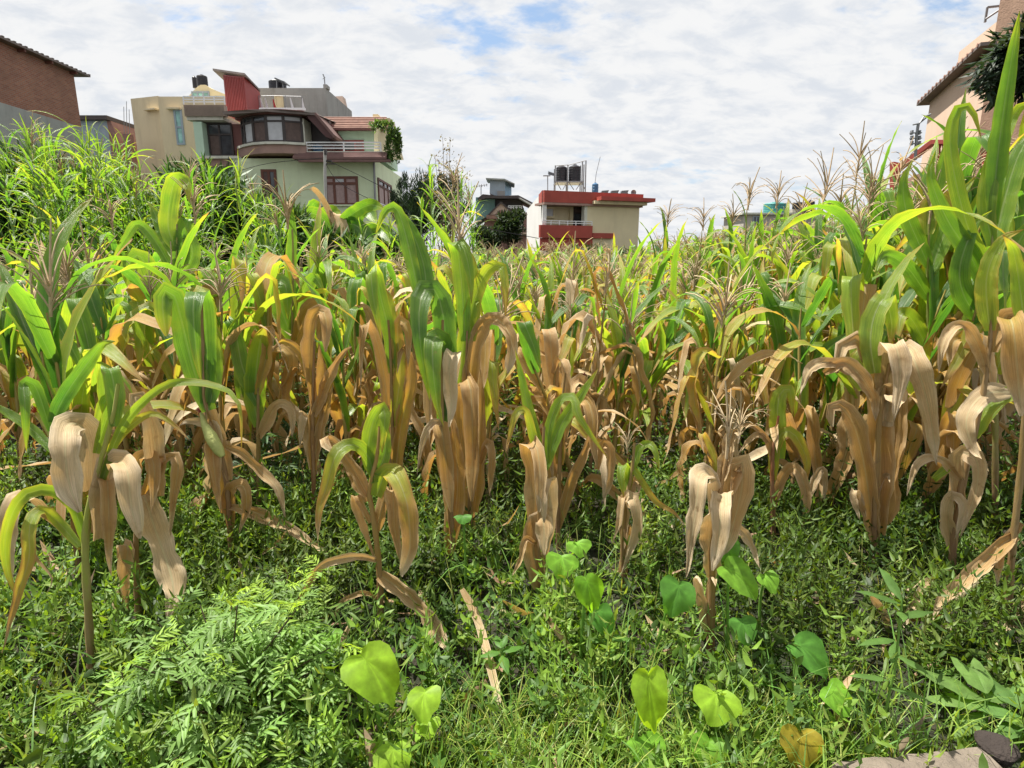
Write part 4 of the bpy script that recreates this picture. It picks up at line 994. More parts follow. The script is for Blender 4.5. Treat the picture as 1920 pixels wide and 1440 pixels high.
def mk_silk():
    g = np.random.default_rng(5); parts = []
    for i in range(14):
        q = np.linspace(0, 1, 4); az = g.uniform(0, 6.28); sp = g.uniform(.2, 1)
        parts.append(tube_np(np.stack([.03 + sp * .022 * q * math.cos(az), sp * .022 * q * math.sin(az), .185 + .035 * q - .03 * q ** 2 * sp], 1), .0022, .0012, 3))
    return join(parts)
SILK_ME = mesh_np('silk', *(lambda vf: (vf[0], [vf[1]]))(mk_silk()), M['silk'])

def ob(name, me, parent, loc=(0, 0, 0), rot=(0, 0, 0), sc=(1, 1, 1), col=None):
    o = bpy.data.objects.new(name, me); COL.objects.link(o)
    o.parent = parent; o.location = loc; o.rotation_euler = rot; o.scale = sc
    if col is not None: o.color = (*col, 1)
    return o

# ------------------------------------------------------------------ corn at the front edge, traced plant by plant
CORN_GROUP = 'corn plants in the field'
def gdepth(py):
    return GP(960, py).y
HERO_XY = []
def hero(label, bpx, depth, stalk, leaves, tassel=None, ears=(), stalk_col=(1, 1, 1), r=0.011):
    base = P(bpx, 900, depth); base = Vector((base.x * 1.0, depth, 0))
    # x of the base at ground level seen at column bpx
    d = depth; base.x = (bpx - 960) / FPX * (depth * math.cos(PITCH) + CAM_H * math.sin(PITCH))
    HERO_XY.append((base.x, base.y))
    root = empty('corn_plant', base, label, 'corn plant', CORN_GROUP)
    off = np.array(base)
    pts = [np.array((base.x, base.y, -0.04))] + [np.array(P(x, y, depth)) for x, y in stalk]
    pp = catmull(pts, 14) - off
    rad = np.interp(np.linspace(0, 1, 14), [0, .5, 1], [r, r * .85, r * .4]) * (1 + .2 * (np.arange(14) % 2))
    V, F = tube_np(pp, rad, None, 7)
    o = ob('stalk', mesh_np('stalk', V, [F], M['stalk']), root); o.color = (*stalk_col, 1)
    for i, lf in enumerate(leaves):
        px, w, dry, grad, dz = lf[:5]; kw = lf[5] if len(lf) > 5 else {}
        k = len(px)
        q = np.linspace(0, 1, k)
        top = q[int(np.argmin([y for _, y in px]))]
        if dz < 0 and .15 < top < .85:
            offs = dz * (.20 * q + .95 * sm(q, top - .22, top + .26))
        else: offs = dz * q ** 1.2
        raw = np.array([P(x, y, depth + o_ + 0.02 * math.sin(a * 3.1)) for (x, y), a, o_ in zip(px, q, offs)])
        path = catmull(raw, kw.get('n', 20))
        mid = raw[len(raw) // 2]; view = mid - np.array(cam.location); view = view / np.linalg.norm(view)
        wm = w / FPX * np.dot(mid - np.array(cam.location), np.array(_F)) * (0.88 if dry < .55 else 0.79)
        sd = hash_seed(bpx, i)
        V, F, UV = ribbon(path, wm, view=view, cup=kw.get('cup', .14 if dry < .5 else .24) * (1.0 if dry < .55 else 1.4), ripple=kw.get('ripple', .06 if dry < .5 else .11), twist=kw.get('twist', 0.0), seed=sd,
                          prof=kw.get('prof', W_CORN), crumple=kw.get('crumple', 0.03 if dry < .55 else 0.16), across=8, pleat=.012 if dry < .55 else .045, ragged=.012 if dry < .55 else .12)
        lo = ob('leaf', mesh_np('leaf', V - off, [F], M_LEAF, uv=UV), root)
        lo.color = (dry, grad, (sd % 97) / 97, 1)
    for (x, y, tilt, az, s) in ears:
        e = ob('ear', EAR_ME, root, tuple(np.array(P(x, y, depth - .03)) - off), (tilt * math.sin(az), tilt, 0), (s, s, s))
        ob('silk', SILK_ME, e)
    if tassel:
        x, y, s, k = tassel
        ob('tassel', TASSEL_ME[k % 6], root, tuple(np.array(P(x, y, depth)) - off), (0, 0, k), (s, s, s), (1, 1, 1))
    return root
def hash_seed(a, b): return (int(a) * 7919 + b * 104729 + 13) % 100003

hero('sickly corn plant by the field edge, yellow-green arching leaves and one broad folded tan leaf', 170, 1.56,
     [(166, 1150), (160, 1040), (165, 960), (185, 880), (212, 780), (222, 720)],
     [([(158, 1015), (135, 945), (90, 918), (42, 932), (12, 1000), (14, 1070), (36, 1130)], 26, .30, .15, -.10),
      ([(150, 1025), (100, 970), (72, 957), (55, 990), (55, 1045), (35, 1110), (4, 1225)], 27, .46, .35, -.12, {'twist': .8}),
      ([(150, 1030), (95, 975), (62, 962), (58, 1020), (70, 1050), (98, 1085), (88, 1112)], 12, .62, .2, -.06),
      ([(178, 925), (215, 830), (262, 785), (292, 776), (330, 800), (356, 826)], 20, .36, .25, .02),
      ([(182, 930), (230, 800), (300, 728), (360, 716), (428, 733), (450, 765), (453, 850)], 19, .27, .1, -.10),
      ([(172, 920), (168, 840), (150, 800), (128, 797), (122, 830), (128, 900), (150, 960)], 66, .86, .05, -.16, {'prof': W_BLUNT, 'cup': .05}),
      ([(188, 1010), (198, 900), (210, 870), (228, 866), (240, 890), (246, 950), (262, 1010)], 52, .84, .1, -.10, {'prof': W_BLUNT}),
      ([(176, 1000), (186, 960), (200, 900), (204, 960), (205, 1040), (208, 1080)], 34, .68, .1, -.05),
      ([(95, 808), (66, 725), (45, 716), (47, 760), (50, 850)], 22, .12, .1, -.06),
      ([(98, 792), (120, 745), (165, 680), (192, 645), (216, 640)], 34, .10, .15, .02),
      ([(103, 850), (60, 805), (0, 765), (-40, 740)], 20, .18, .1, .0),
      ([(180, 850), (205, 770), (222, 738), (190, 760), (175, 830)], 24, .24, .1, .05),
      ([(215, 800), (216, 740), (205, 690), (196, 720), (196, 790)], 36, .22, .1, .05)],
     stalk_col=(.9, 1.25, .6))
hero('corn stub hung with one wide cream withered leaf beside the marigold', 262, 1.80,
     [(258, 1120), (255, 1000), (262, 930)],
     [([(262, 925), (272, 935), (290, 990), (308, 1040), (322, 1085), (325, 1120), (314, 1160)], 56, .80, .06, -.16, {'prof': W_BLUNT, 'cup': .05}),
      ([(256, 990), (250, 905), (262, 862), (284, 858), (290, 900), (284, 960)], 40, .60, .2, -.04),
      ([(262, 960), (300, 870), (330, 856), (334, 880), (325, 940), (318, 1010)], 26, .66, .15, -.03, {'crumple': .3}),
      ([(225, 1050), (232, 1020), (240, 1030), (232, 1080), (240, 1150)], 30, .70, .1, -.04, {'crumple': .4}),
      ([(300, 930), (285, 800), (262, 740), (250, 745), (262, 800)], 42, .78, .1, -.02)], stalk_col=(.8, .6, .55))
hero('corn plant bearing an ear with red silk and long brown trailing leaves', 435, 2.20,
     [(432, 1010), (425, 900), (405, 820), (384, 760), (380, 640), (378, 560)],
     [([(424, 838), (455, 850), (490, 885), (520, 915), (536, 975)], 24, .70, .1, -.05, {'crumple': .2}),
      ([(432, 952), (470, 958), (520, 980), (570, 1010), (620, 1040)], 28, .72, .1, -.14, {'crumple': .25}),
      ([(538, 985), (530, 1010), (505, 1028), (478, 1048)], 12, .85, .1, -.05),
      ([(434, 990), (430, 930), (444, 912), (458, 915), (462, 950), (448, 1000)], 30, .64, .1, -.08),
      ([(410, 850), (400, 800), (370, 790), (345, 792), (335, 800)], 26, .82, .1, -.02),
      ([(392, 770), (362, 690), (340, 600), (325, 552), (308, 546), (305, 580), (312, 630)], 46, .17, .1, -.04, {'prof': W_BLUNT}),
      ([(385, 760), (388, 660), (380, 560), (368, 546), (362, 580), (368, 660), (378, 720)], 42, .12, .1, -.12),
      ([(395, 755), (402, 700), (396, 640), (380, 600), (378, 640)], 34, .20, .2, .04),
      ([(420, 960), (400, 860), (396, 800), (385, 760)], 32, .62, .0, -.03),
      ([(430, 900), (418, 850), (400, 830), (404, 900), (414, 960)], 30, .66, .0, -.05)],
     ears=((418, 856, -.62, .3, 1.0),), stalk_col=(.75, .55, .45))
hero('low yellowing corn plant with drooping pale-tipped leaves above the grass', 712, 1.85,
     [(712, 1090), (702, 980), (692, 920), (706, 860), (712, 800)],
     [([(703, 905), (690, 855), (662, 834), (632, 850), (610, 920), (598, 960), (596, 1020)], 32, .38, .45, -.12, {'twist': .5}),
      ([(690, 930), (662, 880), (625, 830), (607, 820), (612, 835), (640, 860)], 32, .72, .2, -.03),
      ([(703, 895), (690, 850), (700, 790), (716, 765), (722, 775), (716, 850)], 34, .25, .1, -.02),
      ([(706, 890), (722, 850), (720, 790), (714, 800)], 26, .26, .1, .03),
      ([(706, 930), (722, 890), (740, 888), (762, 940), (768, 990), (768, 1030), (752, 1080)], 40, .52, .5, -.12, {'prof': W_BLUNT}),
      ([(704, 1000), (725, 925), (735, 920), (740, 990), (752, 1060)], 34, .66, .1, -.04),
      ([(708, 1052), (680, 1045), (640, 1048), (600, 1062), (570, 1110), (560, 1135), (582, 1172)], 20, .76, .1, -.12, {'crumple': .25}),
      ([(708, 1122), (680, 1112), (640, 1130), (625, 1165)], 14, .72, .1, -.06, {'crumple': .3}),
      ([(712, 1078), (750, 1105), (790, 1140), (815, 1180), (842, 1222)], 36, .71, .1, -.16, {'prof': W_BLUNT, 'crumple': .12}),
      ([(695, 980), (668, 930), (668, 950), (690, 1010), (706, 1060)], 20, .68, .1, .0),
      ([(690, 940), (655, 870), (640, 840)], 30, .62, .0, .04)], stalk_col=(1.0, .75, .5))
hero('tall corn plant with three broad dark green folded leaves over brown hanging ones', 846, 2.25,
     [(848, 1010), (838, 880), (830, 800), (828, 700), (830, 600)],
     [([(830, 790), (836, 680), (832, 600), (818, 548), (798, 542), (786, 580), (790, 660), (806, 750)], 50, .08, .05, -.14),
      ([(830, 780), (832, 700), (832, 650), (822, 632), (812, 640), (812, 690), (820, 760), (832, 800)], 46, .13, .2, -.18),
      ([(838, 790), (848, 720), (852, 675), (848, 660), (842, 690), (846, 760), (842, 800)], 34, .86, .2, -.14, {'prof': W_BLUNT}),
      ([(845, 980), (838, 900), (835, 820), (822, 790), (804, 800), (790, 840), (782, 890)], 22, .84, .1, -.06),
      ([(846, 1040), (846, 930), (836, 830), (826, 790), (832, 830), (846, 960)], 44, .62, .0, -.03, {'prof': W_BLUNT}),
      ([(850, 1000), (858, 900), (850, 800), (840, 770)], 36, .60, .0, .03),
      ([(820, 800), (806, 720), (800, 700), (802, 760), (806, 830)], 22, .74, .1, -.03),
      ([(786, 560), (770, 480), (752, 410), (740, 388), (722, 396), (704, 440)], 30, .17, .05, .0),
      ([(800, 560), (795, 500), (775, 440), (748, 390)], 36, .08, .0, .06)],
     stalk_col=(.8, .6, .4))
hero('corn plant arching one tall yellow-green leaf above a brown one', 884, 2.45,
     [(882, 980), (880, 850), (874, 720), (876, 620)],
     [([(862, 720), (868, 650), (885, 580), (905, 520), (926, 498), (942, 502), (948, 545), (947, 600)], 32, .33, .1, -.06),
      ([(880, 760), (885, 680), (905, 610), (930, 598), (952, 620), (960, 650), (952, 700)], 38, .66, .15, -.12, {'prof': W_BLUNT}),
      ([(884, 1000), (876, 900), (866, 800), (868, 720), (880, 715), (886, 800), (884, 940)], 44, .63, .0, -.10, {'prof': W_BLUNT}),
      ([(890, 960), (897, 860), (902, 760), (900, 690)], 34, .61, .0, .04),
      ([(872, 640), (866, 540), (858, 470), (852, 452), (868, 462), (882, 520), (884, 570)], 36, .22, .0, -.05),
      ([(886, 640), (890, 560), (888, 490), (880, 470)], 26, .30, .0, .05),
      ([(900, 870), (915, 830), (922, 850), (918, 930)], 22, .68, .1, -.05)],
     tassel=(862, 470, 1.0, 2), stalk_col=(.75, .55, .4))
hero('brown-stemmed corn plant with a V of narrow bright green upper leaves', 1018, 1.98,
     [(1015, 1090), (1012, 980), (1016, 890), (1020, 800)],
     [([(1012, 1080), (1005, 990), (1000, 900), (990, 838), (1004, 832), (1012, 880), (1010, 960)], 40, .68, .0, -.10, {'prof': W_BLUNT}),
      ([(1016, 1060), (1030, 980), (1030, 910), (1022, 896), (1018, 920), (1020, 980)], 34, .82, .1, -.10, {'prof': W_BLUNT}),
      ([(1012, 1100), (1000, 1030), (1002, 980), (1018, 975), (1020, 1040)], 42, .70, .0, -.06, {'prof': W_BLUNT}),
      ([(1018, 890), (1005, 820), (985, 740), (966, 655)], 24, .20, .0, .05),
      ([(1022, 880), (1050, 800), (1090, 740), (1122, 690)], 26, .22, .1, .03),
      ([(1016, 880), (1000, 820), (985, 770), (968, 775), (955, 820), (948, 850)], 20, .36, .3, -.05),
      ([(1026, 870), (1030, 800), (1050, 750), (1075, 745), (1085, 780), (1140, 860)], 20, .28, .1, -.05),
      ([(1005, 1020), (985, 1010), (975, 1050), (960, 1080)], 14, .7, .1, -.05)],
     stalk_col=(.7, .5, .4))
hero('corn plant of narrow brown leaves next to the V-leaved one, hanging yellow blades', 1048, 2.45,
     [(1046, 960), (1050, 860), (1054, 760), (1060, 700)],
     [([(1048, 990), (1072, 900), (1100, 840), (1118, 780), (1120, 755)], 26, .64, .0, .0),
      ([(1050, 870), (1055, 800), (1075, 760), (1098, 748), (1110, 775), (1112, 830), (1120, 880)], 34, .60, .2, -.08),
      ([(1052, 860), (1042, 790), (1056, 750), (1066, 770), (1060, 830)], 32, .42, .2, -.03),
      ([(1046, 960), (1036, 880), (1030, 820), (1036, 900)], 30, .64, .0, -.02),
      ([(1120, 880), (1132, 830), (1145, 850), (1142, 910), (1130, 940)], 24, .70, .1, -.02)],
     stalk_col=(.7, .5, .35))
hero('thin corn plant with pale folded blades between two taro leaves', 1172, 2.12,
     [(1168, 1020), (1172, 950), (1184, 890), (1190, 830)],
     [([(1168, 1010), (1172, 950), (1178, 932), (1190, 940), (1194, 985), (1178, 1040), (1164, 1080)], 30, .84, .1, -.08),
      ([(1170, 1020), (1165, 960), (1166, 934), (1160, 980), (1148, 1020)], 20, .76, .1, -.06),
      ([(1176, 930), (1178, 890), (1168, 872), (1164, 890), (1170, 935)], 20, .26, .1, -.04),
      ([(1180, 910), (1186, 880), (1205, 905), (1230, 940), (1262, 960), (1285, 985)], 14, .44, .4, -.03),
      ([(1186, 880), (1200, 840), (1216, 832), (1228, 845), (1236, 880)], 18, .26, .1, -.03),
      ([(1182, 930), (1188, 905), (1196, 900), (1198, 925)], 24, .72, .0, -.02),
      ([(1168, 1090), (1172, 1030), (1176, 985), (1170, 1030)], 26, .68, .0, -.03)],
     tassel=(1176, 850, .5, 1), stalk_col=(.8, .65, .4))
hero('dried corn plant with two broad cream hanging blades and an orange shoot', 1334, 1.72,
     [(1334, 1130), (1338, 1020), (1350, 920), (1362, 860)],
     [([(1340, 960), (1336, 905), (1324, 888), (1312, 900), (1304, 960), (1296, 1020), (1286, 1085)], 50, .86, .0, -.16, {'prof': W_CORN, 'cup': .06}),
      ([(1344, 1000), (1350, 945), (1352, 924), (1352, 960), (1346, 1020), (1336, 1070)], 46, .87, .0, -.18, {'prof': W_BLUNT, 'cup': .06}),
      ([(1350, 1010), (1362, 930), (1378, 868), (1392, 866), (1390, 920), (1376, 980), (1358, 1040)], 44, .70, .0, -.02, {'prof': W_BLUNT}),
      ([(1334, 1080), (1330, 1000), (1332, 960)], 40, .72, .0, -.04, {'prof': W_BLUNT}),
      ([(1350, 905), (1340, 860), (1322, 818), (1313, 816), (1320, 850)], 16, .50, .25, -.03),
      ([(1348, 900), (1336, 870), (1325, 850)], 12, .55, .1, .0),
      ([(1352, 900), (1362, 850), (1372, 812), (1382, 808), (1386, 826)], 30, .78, .1, -.02),
      ([(1328, 1190), (1316, 1130), (1305, 1080), (1318, 1100)], 24, .84, .1, -.06, {'crumple': .3}),
      ([(1330, 1180), (1332, 1110), (1338, 1082), (1342, 1100)], 24, .80, .1, -.06, {'crumple': .3}),
      ([(1372, 980), (1395, 1000), (1412, 1030), (1424, 1065)], 20, .86, .1, -.03)],
     tassel=(1362, 860, .85, 3), stalk_col=(.85, .6, .45), r=.013)
hero('red-stemmed corn plant with one arched olive leaf and a drooping tan one', 1452, 2.55,
     [(1450, 960), (1448, 900), (1450, 840), (1460, 780)],
     [([(1450, 900), (1452, 840), (1470, 810), (1490, 815), (1512, 860), (1512, 890), (1505, 920)], 26, .40, .15, -.06),
      ([(1452, 950), (1465, 900), (1482, 878), (1498, 885), (1510, 920), (1512, 960), (1496, 1010)], 28, .72, .1, -.10),
      ([(1450, 880), (1440, 830), (1415, 800), (1390, 800), (1384, 830)], 14, .70, .1, -.03),
      ([(1440, 830), (1425, 815), (1410, 820), (1385, 850)], 14, .72, .1, -.03),
      ([(1462, 860), (1458, 790), (1462, 740), (1480, 730), (1486, 780)], 34, .30, .1, .0),
      ([(1520, 930), (1528, 900), (1540, 880), (1548, 905), (1545, 940)], 18, .86, .1, .0)],
     tassel=(1385, 830, .8, 4), stalk_col=(.7, .28, .22))
hero('stout withered corn clump fanning wide tan leaves', 1642, 2.30,
     [(1640, 1000), (1642, 900), (1650, 780), (1668, 680)],
     [([(1640, 1010), (1625, 900), (1602, 800), (1572, 760), (1556, 770), (1560, 800)], 44, .66, .0, .0, {'prof': W_BLUNT}),
      ([(1645, 1000), (1650, 880), (1648, 760), (1640, 690), (1610, 640), (1580, 650), (1570, 700)], 52, .66, .05, .05, {'prof': W_BLUNT}),
      ([(1600, 700), (1560, 680), (1520, 690), (1500, 740)], 26, .80, .1, -.04),
      ([(1545, 700), (1580, 680), (1612, 705), (1640, 750), (1642, 790)], 34, .70, .1, -.06),
      ([(1655, 980), (1672, 860), (1680, 750), (1672, 690)], 50, .63, .0, .04, {'prof': W_BLUNT}),
      ([(1662, 800), (1668, 700), (1672, 650), (1680, 650), (1688, 700), (1676, 790)], 56, .86, .05, -.14, {'cup': .05}),
      ([(1676, 700), (1700, 655), (1716, 680), (1735, 740), (1748, 800), (1756, 872)], 50, .80, .0, -.16, {'cup': .06}),
      ([(1660, 790), (1666, 740), (1680, 735), (1684, 770)], 44, .84, .05, -.14, {'prof': W_BLUNT}),
      ([(1640, 700), (1632, 640), (1640, 590), (1660, 560), (1672, 610), (1668, 650)], 44, .28, .05, .05),
      ([(1620, 730), (1605, 700), (1616, 660), (1640, 650)], 36, .36, .1, .05),
      ([(1640, 940), (1652, 900), (1665, 890), (1668, 905)], 12, .82, .1, -.06),
      ([(1622, 970), (1604, 920), (1600, 930), (1612, 975)], 18, .84, .1, -.02)],
     stalk_col=(.85, .65, .5), r=.014)
hero('withered grey-brown corn stalk leaning beside the stout tan clump', 1790, 2.15,
     [(1785, 1050), (1800, 930), (1825, 820), (1850, 700), (1862, 560)],
     [([(1800, 960), (1795, 900), (1802, 850), (1830, 860), (1830, 920), (1800, 1010)], 34, .78, .1, -.06, {'crumple': .4}),
      ([(1786, 1040), (1778, 960), (1790, 930), (1808, 950), (1790, 1010)], 28, .80, .1, -.05, {'crumple': .4}),
      ([(1800, 900), (1760, 860), (1720, 870), (1700, 930)], 20, .78, .1, -.03, {'crumple': .3}),
      ([(1825, 820), (1850, 760), (1905, 735), (1960, 735)], 40, .30, .1, -.05),
      ([(1905, 735), (1850, 738), (1820, 765), (1812, 800), (1830, 850), (1840, 860)], 44, .84, .0, -.10, {'cup': .06}),
      ([(1780, 880), (1750, 900), (1800, 850), (1870, 770), (1905, 740)], 14, .30, .0, .02),
      ([(1860, 660), (1880, 600), (1900, 590), (1915, 640), (1900, 700)], 44, .68, .1, -.06, {'prof': W_BLUNT}),
      ([(1856, 620), (1850, 520), (1880, 450), (1920, 430)], 40, .34, .0, -.05),
      ([(1850, 700), (1830, 640), (1800, 610), (1770, 640), (1760, 700)], 30, .74, .1, -.06, {'crumple': .25})],
     stalk_col=(.8, .6, .5), r=.013)
hero('corn stalk trailing a long brown leaf over weeds by the concrete kerb', 1895, 1.75,
     [(1892, 1110), (1900, 1010), (1912, 900), (1922, 760), (1926, 600)],
     [([(1905, 1005), (1880, 1020), (1845, 1055), (1810, 1085), (1782, 1110), (1762, 1130), (1748, 1165)], 38, .70, .1, -.12, {'crumple': .1}),
      ([(1915, 980), (1890, 1010), (1872, 1050), (1870, 1100)], 26, .74, .1, -.05, {'crumple': .3}),
      ([(1925, 1130), (1910, 1150), (1888, 1180), (1870, 1195)], 32, .86, .1, -.06),
      ([(1922, 720), (1905, 640), (1895, 600), (1900, 620), (1910, 720), (1915, 780)], 52, .55, .4, -.10, {'prof': W_BLUNT}),
      ([(1925, 640), (1912, 540), (1900, 470), (1880, 440)], 34, .30, .0, .0)],
     stalk_col=(.8, .65, .5))
hero('tall green corn plant whose one upright leaf reaches past the pink house', 1868, 2.6,
     [(1866, 800), (1862, 640), (1860, 500), (1862, 400)],
     [([(1862, 420), (1868, 320), (1880, 220), (1895, 120), (1912, 20)], 38, .12, .0, -.10, {'cup': .25}),
      ([(1860, 460), (1850, 380), (1870, 280), (1905, 210), (1925, 195), (1945, 215)], 36, .25, .0, -.08),
      ([(1858, 500), (1820, 440), (1790, 330), (1782, 250), (1800, 198), (1822, 205), (1840, 260)], 30, .24, .0, -.06),
      ([(1862, 470), (1885, 370), (1915, 280), (1960, 230)], 46, .20, .0, .04),
      ([(1856, 560), (1820, 480), (1775, 410), (1745, 330), (1755, 280)], 36, .15, .0, .02),
      ([(1860, 590), (1890, 500), (1925, 430), (1970, 400)], 46, .14, .1, -.06),
      ([(1858, 620), (1810, 560), (1800, 500), (1830, 420), (1860, 395)], 40, .12, .0, -.02),
      ([(1862, 560), (1880, 450), (1878, 380), (1860, 330)], 40, .28, .0, .08),
      ([(1860, 690), (1820, 640), (1790, 640), (1780, 690)], 40, .55, .3, -.05),
      ([(1866, 700), (1895, 640), (1915, 640), (1920, 700)], 44, .50, .3, -.05)],
     stalk_col=(.7, 1.1, .45), r=.013)
hero('green corn plant crossing long upright leaves in front of the red balcony', 1745, 3.0,
     [(1745, 800), (1742, 640), (1740, 520), (1742, 420)],
     [([(1742, 500), (1720, 450), (1700, 400), (1694, 340), (1712, 300)], 32, .14, .0, .0),
      ([(1742, 520), (1770, 440), (1800, 370), (1830, 330)], 34, .20, .0, .0),
      ([(1742, 470), (1750, 400), (1765, 320), (1778, 250)], 28, .18, .0, -.04),
      ([(1742, 560), (1700, 500), (1660, 480), (1640, 520)], 34, .14, .0, -.05),
      ([(1742, 600), (1790, 540), (1830, 470)], 36, .16, .0, -.02),
      ([(1740, 440), (1742, 390), (1760, 372), (1780, 385), (1790, 420)], 38, .44, .1, -.05),
      ([(1742, 660), (1710, 600), (1690, 590), (1684, 640)], 34, .30, .2, -.05),
      ([(1742, 700), (1775, 640), (1800, 630), (1805, 690)], 36, .62, .1, -.05)],
     tassel=(1742, 420, 1.1, 2), stalk_col=(.7, 1.05, .45))
hero('corn plant raising one wide glowing yellow-green leaf in front of the reeds', 330, 3.3,
     [(330, 740), (328, 600), (330, 500), (332, 420)],
     [([(332, 470), (316, 430), (318, 380), (328, 340), (342, 334), (352, 350), (355, 380)], 38, .24, .0, -.05),
      ([(330, 480), (300, 420), (285, 390), (278, 380)], 30, .16, .0, .04),
      ([(332, 500), (345, 440), (350, 410), (354, 440)], 34, .12, .0, .0),
      ([(330, 520), (290, 450), (258, 420), (235, 450), (205, 500)], 22, .17, .0, -.04),
      ([(332, 530), (360, 480), (350, 440), (335, 470)], 36, .16, .0, .02),
      ([(330, 600), (290, 540), (262, 480), (240, 500), (250, 560)], 40, .22, .0, -.05),
      ([(332, 620), (370, 560), (400, 545), (412, 600)], 34, .6, .2, -.05)],
     tassel=(366, 420, 1.15, 0), stalk_col=(.7, 1.0, .45))
hero('corn plant with one straight narrow green leaf standing before the pale green house', 548, 3.4,
     [(548, 720), (548, 600), (550, 500), (548, 430)],
     [([(548, 560), (545, 500), (548, 430), (546, 375)], 24, .14, .0, .0),
      ([(550, 640), (520, 560), (515, 530), (535, 535), (540, 600)], 40, .18, .0, -.05),
      ([(550, 650), (580, 580), (600, 580), (600, 660)], 36, .62, .1, -.05),
      ([(548, 620), (575, 545), (590, 520), (612, 560)], 30, .2, .0, .0)],
     tassel=(540, 430, 1.2, 5), stalk_col=(.7, .9, .45))
hero('corn plant with pale upper leaves left of the dark-green-leaved one, orange-brown below', 735, 2.55,
     [(735, 900), (735, 760), (732, 660), (728, 600)],
     [([(735, 690), (728, 620), (712, 550), (704, 508), (696, 505), (700, 560), (716, 640)], 30, .24, .1, -.05),
      ([(735, 700), (735, 620), (732, 560), (722, 540)], 28, .32, .1, .05),
      ([(738, 880), (728, 780), (718, 690), (700, 620), (685, 605), (678, 660), (676, 730)], 26, .64, .2, -.06),
      ([(740, 900), (752, 800), (770, 720), (765, 660), (752, 655), (745, 700)], 34, .57, .1, -.05),
      ([(740, 930), (735, 840), (728, 760)], 34, .60, .0, .0),
      ([(738, 800), (750, 700), (745, 620), (752, 600), (765, 620), (765, 690)], 30, .50, .3, -.03)],
     stalk_col=(.8, .6, .4))
hero('rust-brown corn plant with tightly folded upper leaf beside the marigold shade', 588, 2.5,
     [(588, 900), (586, 780), (588, 690), (590, 640)],
     [([(588, 760), (580, 680), (582, 610), (592, 586), (606, 584), (612, 610), (610, 660)], 30, .60, .0, -.06, {'prof': W_BLUNT}),
      ([(588, 880), (592, 780), (602, 700), (598, 640)], 34, .62, .0, .0),
      ([(586, 720), (560, 660), (530, 640), (510, 660)], 22, .55, .1, -.03),
      ([(588, 780), (620, 700), (645, 660), (660, 650)], 26, .66, .0, -.03),
      ([(590, 860), (606, 780), (625, 720)], 26, .66, .0, .0),
      ([(586, 880), (578, 820), (570, 780), (562, 840)], 26, .80, .0, -.03)],
     stalk_col=(.7, .42, .3))
hero('corn plant holding one upright spindle-shaped green leaf edged with yellow', 485, 2.55,
     [(485, 880), (484, 780), (484, 700)],
     [([(484, 800), (478, 760), (480, 700), (488, 640), (496, 612)], 44, .22, .1, -.02, {'prof': [.4, .7, .95, 1, .95, .8, .5, .05]}),
      ([(484, 740), (500, 660), (498, 620), (510, 616), (512, 650)], 26, .58, .2, .0),
      ([(486, 820), (520, 760), (545, 770), (548, 820)], 26, .80, .1, -.04),
      ([(484, 760), (455, 690), (440, 620), (425, 600), (420, 640)], 34, .12, .0, .03)],
     stalk_col=(.6, .5, .3))
# ------------------------------------------------------------------ the field behind the traced front row
def field_top(x, y):
    q = x / max(y, 1)
    h = 1.22 + .10 * math.sin(x * 1.3 + y * .7) + .06 * math.sin(y * 2.1 - x)
    h += 1.05 * float(sm(np.array(q), .26, .76)) * float(sm(np.array(y), 1.5, 3.2))
    h += 0.20 * float(sm(np.array(q), .16, .30)) * float(sm(np.array(y), 5.0, 8.0))
    h += 0.13 * float(sm(np.array(y), 7.5, 10))
    h += 0.16 * float(sm(np.array(-q), .15, .45))
    return h
cands = []
sp = 0.318
for iy in range(int(2.55 / sp) - 1, int(14.2 / sp)):
    y0 = iy * sp
    for ix in range(int(-15 / sp), int(15 / sp) + 1):
        x = ix * sp + random.uniform(-.14, .14) + (iy % 2) * sp * .5; y = y0 + random.uniform(-.12, .12)
        q = x / y
        if abs(q) > 1.0 or y < 2.6: continue
        if q > .55 and y < 2.6: continue
        if -.28 < q < .02 and y < 2.85: continue
        if .02 <= q < .5 and y < 2.8: continue
        if q < -.28 and y > 6.3 - 1.2 * (q + .6) + random.uniform(-.4, .4): continue       # reeds begin here
        if -.28 <= q < -.07 and y > 9.5: continue
        if any((x - hx) ** 2 + (y - hy) ** 2 < .19 ** 2 for hx, hy in HERO_XY): continue
        if random.random() < .06: continue
        cands.append((y, x))
# two extra corn plants that close the frame's left edge
for (x, y) in ((-1.75, 2.15), (-1.95, 2.5), (-1.35, 2.55), (2.35, 2.35), (2.6, 2.75)):
    cands.append((y, x))
cands.sort()
N_THING = 300 - len(HERO_XY)
LANDMARK = [(150, 'below the brick house'), (330, 'below the beige block'), (470, 'below the red rooftop cabin'), (610, 'below the bay window'), (720, 'below the white balcony railing'),
            (860, 'below the dark conifer'), (985, 'below the far gabled house'), (1060, 'below the twin water tanks'), (1130, 'below the blue rooftop barrel'), (1220, 'below the cream house corner'),
            (1380, 'under open sky'), (1540, 'below the distant rooftop tanks'), (1700, 'left of the pink house'), (9999, 'below the pink house')]
def plant_look(x, y, g):
    q = x / y
    D = g.normal(.00, .16) + (.10 if -.2 < q < .3 else 0) - (.14 if q > .45 else 0) - (.05 if q < -.3 else 0)
    u_r = g.random(); D += .62 if u_r < .05 else (.33 if u_r < .17 else 0)
    if q > .40: D = min(D, .06)
    hgt = field_top(x, y) * g.uniform(.80, 1.10 if q < .45 else 1.0)
    return D, hgt, g.random() < (.80 if y > 7 else (.55 if y > 4.5 else .40))
